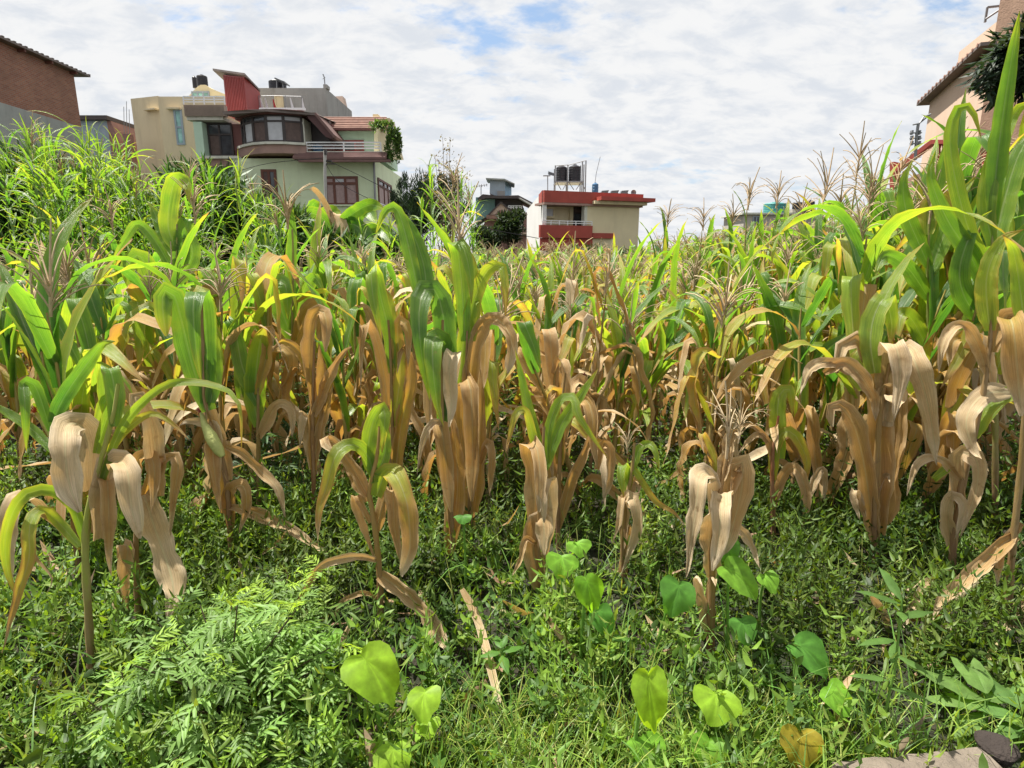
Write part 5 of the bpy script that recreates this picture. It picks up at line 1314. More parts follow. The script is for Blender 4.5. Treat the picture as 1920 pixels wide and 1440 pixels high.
def leaf_plan(D, hgt, g, y, nmax):
    n = int(np.clip(round(hgt * 7.6 + g.normal(0, .8)), 7, nmax))
    az0 = g.uniform(0, 6.283); out = []
    for i in range(n):
        hf = .12 + .86 * (i + .3 * g.random()) / n
        dry = 1.09 - 1.17 * hf + D + g.normal(0, .13)
        if dry > .80: dry = g.uniform(.62, 1.0)
        dry = float(np.clip(dry, .06, .95))
        if .40 < dry < .60 and g.random() < .45: dry += .17 if g.random() < .5 else -.18
        u = g.random()
        if dry > .58: kind = 'dry' if u < .52 else ('fold' if u < .84 else ('side' if u < .93 else 'arch'))
        elif dry > .34: kind = 'fold' if u < .52 else ('arch' if u < .8 else 'dry')
        else: kind = 'fold' if u < .42 else ('upright' if u < .66 else 'arch')
        k = int(g.integers(len(POOL[kind])))
        az = az0 + math.pi * (i % 2) + g.normal(0, .5)
        sc = g.uniform(.85, 1.15) * (1.0 - .30 * max(hf - .75, 0) * 4 * .6) * (.75 + .22 * hgt) * (1.06 if y < 9 else 1.0)
        out.append((kind, k, hf, az, sc, dry, g.uniform(.0, .45) if dry < .6 else .05, g.random()))
    return out
labels_seen = {}
pending = []
for i, (y, x) in enumerate(cands[:N_THING]):
    g = np.random.default_rng(5000 + i)
    D, hgt, tas = plant_look(x, y, g)
    lsd = .20 if g.random() < .10 else .06; lean = (g.normal(0, lsd), g.normal(0, lsd), 0)
    root = empty('corn_plant', (x, y, 0), None, 'corn plant', CORN_GROUP)
    root.rotation_euler = lean
    hs = hgt * (.80 if tas else .72)
    s = ob('stalk', STALK_ME[i % 5], root, (0, 0, 0), (0, 0, g.uniform(0, 6)), (1, 1, hs), (.75 + .2 * (1 - D), .62 + .3 * (1 - D), .5))
    for kind, k, hf, az, sc, dry, grad, rn in leaf_plan(D, hgt, g, y, 14 if y < 6 else 11):
        ob('leaf', POOL[kind][k][0], root, (0, 0, hs * hf), (0, g.normal(0, .12), az), (sc, sc, sc), (dry, grad, rn))
    if tas:
        t = g.uniform(.85, 1.25); ob('tassel', TASSEL_ME[int(g.integers(6))], root, (0, 0, hs * .985), (g.normal(0, .15), g.normal(0, .15), g.uniform(0, 6)), (t, t, t), (g.uniform(.8, 1.2),) * 3)
    if hgt > 1.1 and g.random() < .3 and y < 6:
        e = ob('ear', EAR_ME, root, (0, 0, hs * .5), (0, g.uniform(.25, .5), g.uniform(0, 6)), (1, 1, 1)); ob('silk', SILK_ME, e)
    px, _ = pix((x, y, 1.0))
    lm = next(t for lim, t in LANDMARK if px < lim)
    band = 'in front rows' if y < 3.4 else ('behind front rows' if y < 4.4 else ('in mid-field' if y < 5.6 else ('deep in field' if y < 7 else 'at far side')))
    look = 'browned' if D > .22 else ('yellowing' if D > .0 else 'greenish')
    size = 'tasselled' if tas else 'bare-topped'
    pending.append((px, f'{look} {size} corn plant {band}, {lm}', root))
cnt = {}
for px, lb, o in pending: cnt.setdefault(lb, []).append((px, o))
WORDS = ['first', 'second', 'third', 'fourth', 'fifth', 'sixth', 'seventh', 'eighth', 'ninth', 'tenth', 'eleventh', 'twelfth', 'thirteenth', 'fourteenth', 'fifteenth', 'sixteenth', 'seventeenth', 'eighteenth']
for lb, v in cnt.items():
    v.sort(key=lambda t: t[0])
    for j, (px, o) in enumerate(v):
        if len(v) == 1: o['label'] = lb
        elif len(v) == 2: o['label'] = lb + (', left one' if j == 0 else ', right one')
        else: o['label'] = lb + f', {WORDS[min(j, 17)]} from left'

def rot_np(rx, ry, rz):
    return np.array(Matrix.Rotation(rz, 3, 'Z') @ Matrix.Rotation(ry, 3, 'Y') @ Matrix.Rotation(rx, 3, 'X'))
# the rest of the field reads as one mass
FV, FF, FU, FT, o_ = [], [], [], [], 0
SV, SF, so_ = [], [], 0
for i, (y, x) in enumerate(cands[N_THING:]):
    g = np.random.default_rng(9000 + i)
    D, hgt, tas = plant_look(x, y, g)
    if y > 8: D -= .03
    hs = hgt * (.80 if tas else .72); base = np.array((x, y, 0))
    for kind, k, hf, az, sc, dry, grad, rn in leaf_plan(D, hgt, g, y, 9):
        if hf < .3: continue
        _, V, F, UV = POOL[kind][k]
        FV.append((V * sc) @ rot_np(0, g.normal(0, .12), az).T + base + (0, 0, hs * hf)); FF.append(F + o_); FU.append(UV); o_ += len(V)
        FT.append(np.tile((dry, grad, rn), (len(V), 1)))
    V, F = STALKS[i % 5]; SV.append(V * (1, 1, hs) + base); SF.append(F + so_); so_ += len(V)
    if tas:
        V, F = TASSELS[int(g.integers(6))]; SV.append((V * g.uniform(.9, 1.25)) @ rot_np(g.normal(0, .15), g.normal(0, .15), g.uniform(0, 6)).T + base + (0, 0, hs)); SF.append(F + so_); so_ += len(V)
if FV:
    o = link('far_corn_foliage', mesh_np('far_corn_foliage', np.concatenate(FV), [np.concatenate(FF)], M_LEAF, uv=np.concatenate(FU), tint=np.concatenate(FT)))
    o.color = (0, 0, 0, 1)
    tag(o, 'mass of corn leaves at the far side of the field', 'corn', None, 'stuff')
    o = link('far_corn_tassels', mesh_np('far_corn_tassels', np.concatenate(SV), [np.concatenate(SF)], M['tassel']))
    tag(o, 'mass of brown corn tassels and stalks at the far side', 'corn', None, 'stuff')
print('corn candidates', len(cands), 'far leaf verts', o_)

# corn tassels that stand against the sky, each on its own plant
def sky_corn(label, px, top, Y, k, s=1.3, col=(1, 1, 1), green=True):
    p = P(px, top, Y); hgt = p.z - .26 * s
    root = empty('corn_plant', (p.x, Y, 0), label, 'corn plant', CORN_GROUP)
    ob('stalk', STALK_ME[k % 5], root, (0, 0, 0), (0, 0, k), (1, 1, hgt), (.9, .95, .6))
    g = np.random.default_rng(400 + k)
    for i in range(10):
        hf = .25 + .70 * i / 10
        dry = float(np.clip(.95 - 1.05 * hf + g.normal(0, .08), .08, .9))
        kind = 'dry' if dry > .55 else ('fold', 'arch', 'arch', 'upright')[int(g.integers(4))]
        sc = g.uniform(.8, 1.05) * (1 - .35 * max(hf - .6, 0) / .4)
        ob('leaf', POOL[kind][int(g.integers(len(POOL[kind])))][0], root, (0, 0, hgt * hf), (0, g.normal(0, .1), k + math.pi * (i % 2) + g.normal(0, .4)), (sc, sc, sc), (dry, .2, g.random()))
    ob('tassel', TASSEL_ME[k % 6], root, (0, 0, hgt), (g.normal(0, .1), g.normal(0, .1), k * 1.3), (s, s, s), (col[0], col[1], col[2]))
for px, top, Y, k, lb in ((1408, 318, 5.2, 0, 'tall corn plant whose spread tassel stands against sky, two from the cream house'), (1462, 318, 5.4, 1, 'tall corn plant with a nodding drooped tassel against the sky'),
                          (1552, 292, 4.9, 2, 'tall corn plant with one bare upright tassel spike against the sky'), (1616, 240, 4.7, 3, 'tallest sky-topping corn plant with a wide wispy tassel near the pink house'),
                          (1640, 300, 4.5, 4, 'tall corn plant with dense curly tassel just below the wispy tallest one'), (1254, 372, 7.2, 5, 'corn plant with a small wispy tassel at the cream house edge'),
                          (1322, 372, 6.4, 6, 'corn plant with a bent hooked tassel past the cream house'), (1376, 365, 6.0, 7, 'corn plant with a stiff dark topmost leaf left of the spread tassel'),
                          (1800, 240, 4.2, 8, 'tall corn plant with a brown tassel before the pink gable wall'), (1705, 345, 4.0, 9, 'tall corn plant with pale tassel under the brick-red balcony'),
                          (1690, 262, 5.2, 15, 'tall corn plant with a dense tassel right before the steel pole'), (1775, 262, 5.6, 16, 'tall corn plant whose tassel overlaps the red balcony balusters'), (1842, 232, 5.0, 17, 'tall corn plant with a tassel before the rough pink wall'), (1585, 330, 5.6, 18, 'corn plant with a short tassel under the wispy tallest tassel'), (1510, 345, 6.0, 19, 'corn plant with a low tassel over the distant black tanks'),
                          (846, 300, 6.6, 10, 'corn plant with tall brown tassel beside the flowering twiggy shrub'), (200, 350, 4.8, 12, 'corn plant with a brown tassel before the reed bank'),
                          (110, 430, 3.0, 13, 'corn plant with big straw-coloured tassel at the reed bank foot'), (160, 440, 3.2, 14, 'corn plant with bushy straw tassel, second at the reed bank foot')):
    sky_corn(lb, px, top, Y, k, 1.25 if px < 1500 else 1.45, (.95, .9, .9))

# ------------------------------------------------------------------ tall reeds on the bank
def mk_reed(seed, i):
    g = np.random.default_rng(seed); L = u_(g, .32, .58)
    a0, a1 = u_(g, .25, .8), u_(g, .9, 2.3)
    p = angle_path(lambda t: a0 + (a1 - a0) * t ** 1.4, L, 9, .04, seed)
    return ribbon(p, u_(g, .020, .032), wdir=(0, 1, 0), cup=.2, ripple=.0, twist=u_(g, -1., 1.), seed=seed, prof=W_REED, across=2)
leaf_pool('reed', 8, mk_reed)
reed_n = 0
reed_list = []
for i in range(88):
    g = np.random.default_rng(700 + i)
    px = g.uniform(-40, 520); Y = g.uniform(6.6, 9.2)
    top = np.interp(px, [0, 60, 140, 190, 240, 300, 360, 430, 480, 540], [215, 190, 230, 190, 270, 285, 275, 255, 300, 350]) + 20 + abs(g.normal(0, 55))
    reed_list.append((px, Y, top))
for px, Y, top in ((800, 10, 330), (818, 9.5, 300), (835, 10.5, 350), (860, 9.6, 320), (872, 10, 350), (890, 10.4, 345), (905, 9.8, 365), (780, 9.2, 360), (720, 9, 400), (690, 9.5, 410), (760, 9.4, 400)):
    reed_list.append((px, Y, top))
REED_STEM = [mesh_np('stem', *(lambda vf: (vf[0], [vf[1]]))(tube_np(np.stack([.03 * np.sin(np.linspace(0, 5, 10) + j), .03 * np.cos(np.linspace(0, 4, 10) + j), np.linspace(-.02, 1, 10)], 1), .011, .003, 5)), M['green_stem']) for j in range(3)]
pend = []
for i, (px, Y, top) in enumerate(reed_list):
    g = np.random.default_rng(1700 + i)
    p = P(px, top, Y); hgt = p.z - .25
    root = empty('tall_reed', (p.x, Y, 0), None, 'reed', 'tall reeds on the bank'); root.rotation_euler = (g.normal(0, .05), g.normal(0, .05), 0)
    ob('stem', REED_STEM[i % 3], root, (0, 0, 0), (0, 0, i), (1, 1, hgt), (1, 1, 1))
    n = int(18 + g.integers(8)); yel = float(g.random() < .18) * .12
    for k in range(n):
        hf = .32 + .68 * k / n; sc = g.uniform(.8, 1.3)
        dry = float(np.clip(.04 + yel + .10 * hf + g.normal(0, .05), .02, .5))
        ob('leaf', POOL['reed'][int(g.integers(8))][0], root, (0, 0, hgt * hf), (0, g.normal(0, .15), g.uniform(0, 6.28)), (sc, sc, sc), (dry, .1, g.random()))
    for k in range(3):
        ob('leaf', POOL['reed'][k][0], root, (0, 0, hgt * .99), (0, -.35, k * 2.1 + i), (.7, .7, .9), (.16 + yel, .1, g.random()))
    if i % 6 == 2: ob('tassel', TASSEL_ME[i % 6], root, (0, 0, hgt), (.2, .1, i), (1.1, 1.1, 1.2), (.95, .9, .85))
    ht = 'tallest' if hgt > 3.3 else ('tall' if hgt > 2.75 else 'shorter')
    lm = next(t for lim, t in ((40, 'in front of the brick house wall edge'), (145, 'in front of the brick house corner'), (250, 'in the gap left of the beige block'), (345, 'in front of the beige block'), (440, 'in front of the dark left window'), (560, 'in front of the bay window'), (770, 'below the pale green house'), (9999, 'beside the dark conifer')) if px < lim)
    pend.append((px, f'{ht} {"yellowing" if yel else "green"} cane reed {lm}', root))
cnt = {}
for px, lb, o in pend: cnt.setdefault(lb, []).append((px, o))
for lb, v in cnt.items():
    v.sort(key=lambda t: t[0])
    for j, (px, o) in enumerate(v):
        o['label'] = lb if len(v) == 1 else lb + f', {WORDS[min(j, 17)]} from left'

# ------------------------------------------------------------------ leaf masses: shrubs, vine, trees
def leaf_batch(B, D, S, L, W, droop=0.25, full=False):
    """B base, D direction, S side (n,3); L, W lengths: folded leaves, 4 or 8 points each"""
    N = np.cross(D, S); n = len(B)
    def pt(t, s, lift): return B + D * (L * t)[:, None] + S * (W * s)[:, None] + N * (L * lift)[:, None]
    if full:
        V = np.stack([pt(0, 0, 0), pt(.30, -.45, .06), pt(.33, 0, .0), pt(.30, .45, .06), pt(.66, -.36, -.02 - droop * .3), pt(.68, 0, -.06 - droop * .3), pt(.66, .36, -.02 - droop * .3), pt(1.0, 0, -.06 - droop * .8)], 1)
        q = np.array([(1, 4, 5, 2), (2, 5, 6, 3)]); t = np.array([(0, 1, 2), (0, 2, 3), (4, 7, 5), (5, 7, 6)])
        o = (np.arange(n) * 8)[:, None, None]
        return V.reshape(-1, 3), [(q[None] + o).reshape(-1, 4), (t[None] + o).reshape(-1, 3)], 8
    V = np.stack([pt(0, 0, 0), pt(.45, -.5, .05), pt(1.0, 0, -droop * .6), pt(.45, .5, .05)], 1)
    q = np.array([(0, 1, 2), (0, 2, 3)]); o = (np.arange(n) * 4)[:, None, None]
    return V.reshape(-1, 3), [(q[None] + o).reshape(-1, 3)], 4
def rand_dir(g, n, up=0.0):
    v = g.normal(size=(n, 3)); v[:, 2] += up; return unit(v)
def side_of(g, D):
    return unit(np.cross(D, unit(g.normal(size=D.shape) * .35 + np.array([0, 0, 1.0]))))
def tint_of(g, n, c, var=.25):
    k = 1 + g.normal(0, var, (n, 1)); k = np.clip(k, .45, 1.8)
    return np.clip(np.array(c)[None] * k * (1 + g.normal(0, .08, (n, 3))), .005, 1)
def shrub(name, label, cat, c, rad, n, leaf, col, clumps=26, seed=0, stems=True, group=None, vert=0.0, mat=None, fill=.55):
    g = np.random.default_rng(seed)
    c = np.array(c, float); rad = np.array(rad, float)
    root = empty(name, (c[0], c[1], 0), label, cat, group)
    cc = rand_dir(g, clumps) * g.uniform(.35, .95, (clumps, 1)); cr = g.uniform(.20, .42, clumps)
    ci = g.integers(clumps, size=n)
    q = cc[ci] + rand_dir(g, n) * (cr[ci] * g.random(n) ** .5)[:, None]
    B = c + q * rad
    D = unit(rand_dir(g, n, .3) + unit(q * rad) * .6 + np.array([0, 0, vert])); S = side_of(g, D)
    L = leaf[0] * g.uniform(.6, 1.35, n); W = leaf[1] * g.uniform(.7, 1.25, n)
    V, F, k = leaf_batch(B, D, S, L, W)
    T = np.repeat(tint_of(g, n, col, .28), k, 0)
    off = np.array(root.location)
    link('foliage', mesh_np('foliage', V - off, F, mat or M_BUSH, tint=T, smooth=False), root)
    if stems:
        ps = []
        for j in range(min(clumps, 12)):
            e = c + cc[j] * rad * .85; b = np.array((c[0] + g.normal(0, .08), c[1] + g.normal(0, .08), 0.0))
            m = (b + e) / 2 + g.normal(0, .08, 3)
            ps.append(tube_np(catmull([b, m, e], 6), .03 if rad[2] > .8 else .012, .006, 4))
        v, f = join(ps); link('branches', mesh_np('branches', v - off, [f], M['bark']), root)
    return root
def shrub_px(name, label, cat, px0, py0, px1, py1, Y, dep, n, leaf, col, **kw):
    a = P((px0 + px1) / 2, (py0 + py1) / 2, Y); x0 = P(px0, py1, Y).x; x1 = P(px1, py1, Y).x; z0 = P(px0, py0, Y).z; z1 = P(px0, py1, Y).z
    return shrub(name, label, cat, a, ((x1 - x0) / 2, dep, (z0 - z1) / 2), n, leaf, col, **kw)
# dark growth under the reeds
for i, (a, b, c, d, Y) in enumerate(((-60, 320, 120, 560, 9.4), (70, 330, 250, 560, 9.6), (190, 350, 370, 540, 9.8), (320, 330, 480, 540, 10.0), (440, 350, 590, 520, 10.2), (560, 400, 700, 520, 10.6), (680, 400, 800, 520, 11.2))):
    lm = ('under the brick house', 'under the brick house corner', 'under the gap by the beige block', 'under the beige block', 'under the bay window', 'behind the banana leaves', 'under the balcony railing')[i]
    shrub_px('leafy_bush', f'dense green leafy bush behind the reeds {lm}', 'bush', a, b - 25 if i < 4 else b + 45, c, d, Y, 1.0, 6500, (.26, .036), (.055, .115, .026), seed=30 + i, group='bushes behind the reeds', clumps=30)
shrub_px('conifer', 'dark green conifer right of the pale green house', 'tree', 752, 318, 835, 470, 24, 1.0, 9000, (.16, .03), (.022, .045, .022), seed=50, vert=1.2, clumps=34)
shrub_px('conifer', 'darker slim conifer between the house corner and the wider conifer', 'tree', 735, 330, 775, 450, 26, .8, 4000, (.16, .03), (.022, .04, .024), seed=51, vert=1.2, clumps=24)
shrub_px('conifer', 'olive conifer behind the flowering twiggy shrub', 'tree', 800, 325, 875, 460, 22, 1.0, 7000, (.14, .03), (.035, .058, .022), seed=52, vert=1.2, clumps=30)
shrub_px('leafy_bush', 'dark bush in front of the far gabled house', 'bush', 915, 395, 990, 470, 30, 1.2, 4500, (.22, .09), (.03, .05, .02), seed=53)
shrub_px('leafy_bush', 'low dark bush under the far gabled house terrace', 'bush', 880, 420, 940, 480, 28, 1.0, 2600, (.2, .08), (.028, .05, .018), seed=54)
shrub_px('creeper_vine', 'green creeper hanging down the pale green house gable', 'vine', 722, 230, 752, 318, 37.2, .35, 1300, (.20, .12), (.095, .165, .045), seed=55, stems=False)
shrub_px('creeper_vine', 'thin creeper over the pale green house tile roof end', 'vine', 690, 226, 735, 246, 37.5, .6, 420, (.2, .12), (.095, .165, .045), seed=56, stems=False)
shrub_px('dark_leaf_tree', 'tree with large dark drooping leaves at the pink house corner', 'tree', 1842, 15, 2030, 200, 13.5, .7, 2300, (.30, .085), (.028, .045, .026), seed=57, vert=-1.0, clumps=30)
shrub_px('leafy_bush', 'green bushes of the neighbour garden below the pink house', 'bush', 1660, 360, 1960, 520, 12, 1.0, 5200, (.14, .055), (.05, .10, .025), seed=58)
shrub_px('leafy_bush', 'distant green hedge below the rooftop tanks', 'bush', 1240, 440, 1700, 520, 26, 1.5, 9000, (.22, .08), (.04, .075, .022), seed=59, clumps=60)
shrub_px('leafy_bush', 'low green hedge below the cream house balcony', 'bush', 1000, 462, 1260, 530, 24, 1.5, 4500, (.2, .08), (.045, .08, .022), seed=60, clumps=40)
# the twiggy flowering shrub
def twig_shrub():
    g = np.random.default_rng(90); Y = 15.0
    b = P(838, 470, Y); root = empty('twiggy_shrub', (b.x, Y, 0), 'tall twiggy shrub with bare flowering spikes rising above the conifers', 'shrub')
    off = np.array((b.x, Y, 0)); ps = []; B = []
    for px, py in ((830, 258), (844, 262), (815, 290), (822, 300), (856, 300), (868, 310), (838, 285), (806, 320), (850, 330), (795, 335), (875, 330)):
        e = np.array(P(px, py, Y + g.uniform(-.4, .4))); m = np.array((b.x + (e[0] - b.x) * .4, Y, e[2] * .5))
        path = catmull([np.array((b.x + g.normal(0, .05), Y, 0)), m, e], 14); ps.append(tube_np(path, .018, .004, 4))
        for q in path[6:]:
            for _ in range(9): B.append(q + g.normal(0, .055, 3))
    v, f = join(ps); link('branches', mesh_np('branches', v - off, [f], M['bark']), root)
    B = np.array(B); D = rand_dir(g, len(B), .4); V, F, k = leaf_batch(B, D, side_of(g, D), g.uniform(.05, .10, len(B)), g.uniform(.03, .05, len(B)))
    link('flowers', mesh_np('flowers', V - off, F, M_BUSH, tint=np.repeat(tint_of(g, len(B), (.16, .13, .10), .3), k, 0), smooth=False), root)['kind'] = 'stuff'
twig_shrub()

# ------------------------------------------------------------------ banana plants
def banana(label, bx, Y, leaves, seed):
    g = np.random.default_rng(seed); b = P(bx, 470, Y); root = empty('banana_plant', (b.x, Y, 0), label, 'banana plant', 'banana plants by the pale green house')
    off = np.array((b.x, Y, 0))
    top = np.array(P(bx, 440, Y)); v, f = tube_np(np.array([(b.x, Y, 0), (b.x + .02, Y, top[2] * .5), tuple(top)]), .10, .06, 8)
    so = link('stem', mesh_np('stem', v - off, [f], M['green_stem']), root); so.color = (1, 1, 1, 1)
    for i, (pts, w, dry) in enumerate(leaves):
        raw = np.array([P(x, y, Y - .5 * q * q) for (x, y), q in zip(pts, np.linspace(0, 1, len(pts)))])
        view = unit((raw[len(raw) // 2] - np.array(cam.location))[None])[0]
        V, F, UV = ribbon(catmull(raw, 20), w / FPX * Y * .7, view=view, cup=.15, ripple=.10, seed=seed + i, prof=[.15, .6, .95, 1, 1, .85, .5, .1], across=8, freq=9, crumple=.02 if dry < .5 else .12)
        lo = ob('leaf', mesh_np('leaf', V - off, [F], M_LEAF, uv=UV), root, col=(dry, .05, g.random()))
        if dry > .5: lo['label'] = 'dead brown shredded leaf'
banana('banana plant with one dead brown leaf below the dark wood window', 628, 10.5, [
    ([(628, 450), (622, 410), (604, 372), (588, 354), (580, 356)], 15, .78), ([(630, 440), (650, 410), (690, 385), (720, 390)], 34, .12),
    ([(628, 430), (630, 400), (640, 440), (632, 490)], 40, .80), ([(632, 430), (660, 420), (685, 440), (700, 480)], 40, .06), ([(626, 440), (605, 410), (580, 400), (560, 420)], 36, .14)], 300)
banana('banana plant with upright dark leaves left of the dead-leaved one', 585, 11.5, [
    ([(585, 460), (580, 420), (590, 385), (600, 380)], 34, .10), ([(585, 450), (600, 410), (620, 395), (640, 400)], 30, .16), ([(585, 440), (565, 420), (550, 430), (545, 460)], 34, .08)], 310)
banana('banana plant with drooping green leaves beneath the pale house corner', 668, 11.0, [
    ([(668, 460), (665, 430), (672, 400), (690, 395), (705, 420)], 36, .10), ([(668, 450), (690, 430), (715, 430), (730, 460)], 32, .14), ([(668, 450), (650, 430), (640, 440), (636, 470)], 34, .07)], 320)
# ------------------------------------------------------------------ ground cover
def vnoise(x, y, s, seed):
    g = np.random.default_rng(seed); G = g.random((64, 64)); u, v = np.asarray(x) * s + 31.3, np.asarray(y) * s + 17.7
    i, j = np.floor(u).astype(int), np.floor(v).astype(int); a, b = u - i, v - j; a, b = a * a * (3 - 2 * a), b * b * (3 - 2 * b)
    q = lambda p, r: G[p % 64, r % 64]
    return (q(i, j) * (1 - a) + q(i + 1, j) * a) * (1 - b) + (q(i, j + 1) * (1 - a) + q(i + 1, j + 1) * a) * b
def clump(x, y, seed):
    return sm(.65 * vnoise(x, y, 2.6, seed) + .35 * vnoise(x, y, 8.0, seed + 1), .36, .60)
KA, KB = GP(1560, 1428, .10), GP(1835, 1404, .10)
def free(x, y):
    """0 on the concrete slab, 1 elsewhere"""
    line = KA.y + (KB.y - KA.y) * (x - KA.x) / (KB.x - KA.x)
    return np.where((x > KA.x - .02) & (x < KB.x + .14) & (y < line + .025) & (y > line - .3), 0.03, 1.0)
def patch(x, y):
    return .5 + .25 * np.sin(x * 1.9 + .6 * y) + .25 * np.sin(y * 2.3 - 1.1 * x + 1.0)
def weeds(name, label, n, yr, full, hr, ll, lw, cols, seed, keep=None, nodes=(4, 8)):
    g = np.random.default_rng(seed)
    n = int(n * 1.35)
    y = np.sqrt(g.uniform((yr[0] - .25) ** 2, yr[1] ** 2, n)); x = g.uniform(-1.02, 1.02, n) * (y + 1.0)
    k = g.random(n) < (.07 + .93 * clump(x, y, seed * 7)) * free(x, y)
    x, y = x[k], y[k]; n = len(x)
    h = g.uniform(*hr, n) * (.55 + .75 * clump(x, y, seed * 7 + 50))
    lean = g.normal(0, .22, (n, 2))
    Bs, Ds, Ls, Ws, Ts, st = [], [], [], [], [], []
    base = np.stack([x, y, np.zeros(n)], 1); top = base + np.stack([lean[:, 0] * h, lean[:, 1] * h, h], 1)
    dk = sm(.6 * vnoise(x, y, 1.7, 401) + .4 * vnoise(x, y, 5.0, 402), .40, .60) * sm(y, 1.25, 1.7)      # weed colour darkened in patches under the corn, painting shadow between the stalks
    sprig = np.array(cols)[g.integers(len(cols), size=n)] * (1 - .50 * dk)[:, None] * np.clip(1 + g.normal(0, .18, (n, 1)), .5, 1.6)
    az0 = g.uniform(0, 6.28, n); m = g.integers(nodes[0], nodes[1], n)
    for j in range(nodes[1]):
        sel = np.where(m > j)[0]
        if not len(sel): continue
        f = (.25 + .75 * (j + 1) / m[sel])
        p = base[sel] + (top[sel] - base[sel]) * f[:, None]
        for s2 in (0, 1):
            az = az0[sel] + j * 1.57 + s2 * 3.14 + g.normal(0, .35, len(sel)); el = g.normal(.22, .32, len(sel)) + .5 * (f > .95)
            Bs.append(p); Ds.append(np.stack([np.cos(az) * np.cos(el), np.sin(az) * np.cos(el), np.sin(el)], 1))
            sc = g.uniform(.65, 1.25, len(sel)) * (1.1 - .4 * f)
            Ls.append(ll * sc); Ws.append(lw * sc * g.uniform(.8, 1.2, len(sel)))
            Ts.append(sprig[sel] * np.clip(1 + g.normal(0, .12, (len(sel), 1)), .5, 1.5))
    B, D, L, W, T = map(np.concatenate, (Bs, Ds, Ls, Ws, Ts))
    V, F, k = leaf_batch(B, D, side_of(g, D), L, W, .3, full)
    T = np.repeat(T, k, 0); nv = len(V)
    # stems: thin three-sided prisms
    r = .0016; a = np.arange(3) * 2.094; ring = np.stack([np.cos(a), np.sin(a), 0 * a], 1) * r
    SVv = np.concatenate([base[:, None] + ring[None], top[:, None] + ring[None] * .5], 1).reshape(-1, 3)
    q = np.array([(0, 1, 4, 3), (1, 2, 5, 4), (2, 0, 3, 5)]); o = (np.arange(n) * 6)[:, None, None]
    SFf = (q[None] + o).reshape(-1, 4) + nv
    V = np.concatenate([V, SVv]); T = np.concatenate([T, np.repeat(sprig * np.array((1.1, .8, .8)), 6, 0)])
    me = mesh_np(name, V, F + [SFf], M_WEED, tint=T, smooth=False)
    return tag(link(name, me), label, 'weeds', None, 'stuff')
G1, G2, G3, G4 = (.100, .190, .026), (.140, .235, .030), (.068, .138, .026), (.175, .245, .048)
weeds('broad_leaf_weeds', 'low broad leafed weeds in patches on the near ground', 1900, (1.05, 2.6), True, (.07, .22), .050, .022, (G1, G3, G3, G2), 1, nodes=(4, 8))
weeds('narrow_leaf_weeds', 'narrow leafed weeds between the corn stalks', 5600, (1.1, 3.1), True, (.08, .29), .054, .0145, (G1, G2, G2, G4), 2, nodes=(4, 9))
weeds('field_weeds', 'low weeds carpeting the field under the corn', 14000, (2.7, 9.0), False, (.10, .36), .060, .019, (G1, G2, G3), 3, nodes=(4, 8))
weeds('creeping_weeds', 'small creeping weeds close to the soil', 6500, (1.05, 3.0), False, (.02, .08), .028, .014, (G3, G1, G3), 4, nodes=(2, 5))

def grass(name, label, n, seed, dens, hl, wl, cols, yr=(1.05, 3.0)):
    g = np.random.default_rng(seed)
    y = np.sqrt(g.uniform(yr[0] ** 2, yr[1] ** 2, n)); x = g.uniform(-1.0, 1.0, n) * (y + .2)
    k = g.random(n) < dens(x, y) * free(x, y); x, y = x[k], y[k]; n = len(x)
    # blades gather in tufts
    tx, ty = np.round(x / .045) * .045, np.round(y / .045) * .045
    x = tx + (x - tx) * .55 + .012 * np.sin(ty * 91); y = ty + (y - ty) * .55 + .012 * np.cos(tx * 83)
    L = g.uniform(*hl, n) * (.7 + .6 * patch(x * 1.7, y * 1.3)); az = g.uniform(0, 6.28, n); b0 = g.uniform(.05, .5, n); b1 = b0 + g.uniform(.3, 1.9, n)
    w = g.uniform(*wl, n); rad = np.stack([np.cos(az), np.sin(az), 0 * az], 1); sd = np.stack([-np.sin(az), np.cos(az), 0 * az], 1)
    p = np.stack([x, y, 0 * x], 1); rows = []
    S = 5
    for i in range(S):
        t = i / (S - 1); ww = w * (1 - t ** 1.8) * .5 + .0002
        rows += [p - sd * ww[:, None], p + sd * ww[:, None]]
        th = b0 + (b1 - b0) * t
        p = p + (rad * np.sin(th)[:, None] + np.array([0, 0, 1.0]) * np.cos(th)[:, None]) * (L / (S - 1))[:, None]
    V = np.stack(rows, 1); o = (np.arange(n) * 2 * S)[:, None, None]
    q = np.array([(2 * i, 2 * i + 1, 2 * i + 3, 2 * i + 2) for i in range(S - 1)])
    T = np.repeat(np.array(cols)[g.integers(len(cols), size=n)] * np.clip(1 + g.normal(0, .22, (n, 1)), .4, 1.7), 2 * S, 0)
    me = mesh_np(name, V.reshape(-1, 3), [(q[None] + o).reshape(-1, 4)], M_GRASS, tint=T)
    return tag(link(name, me), label, 'grass', None, 'stuff')
def bell(v, c, s): return np.exp(-((v - c) / s) ** 2)
grass('short_grass', 'short bright green grass along the lower edge of the plot', 48000, 21,
      lambda x, y: np.clip(1.25 * bell(y, 1.15, .27) * (bell(x, .12, .42) + .85 * bell(x, .7, .5)) + .06, 0, 1), (.08, .22), (.0026, .0058), ((.17, .28, .045), (.22, .32, .05), (.12, .23, .045), (.28, .31, .08)))
grass('tall_grass', 'longer grass blades standing among the weeds', 5200, 22,
      lambda x, y: np.clip(.8 * bell(y, 1.35, .28) * (bell(x, .75, .5) + .5) + .06, 0, 1), (.14, .34), (.003, .0065), ((.12, .26, .05), (.10, .20, .045), (.17, .28, .06)), (1.05, 3.4))
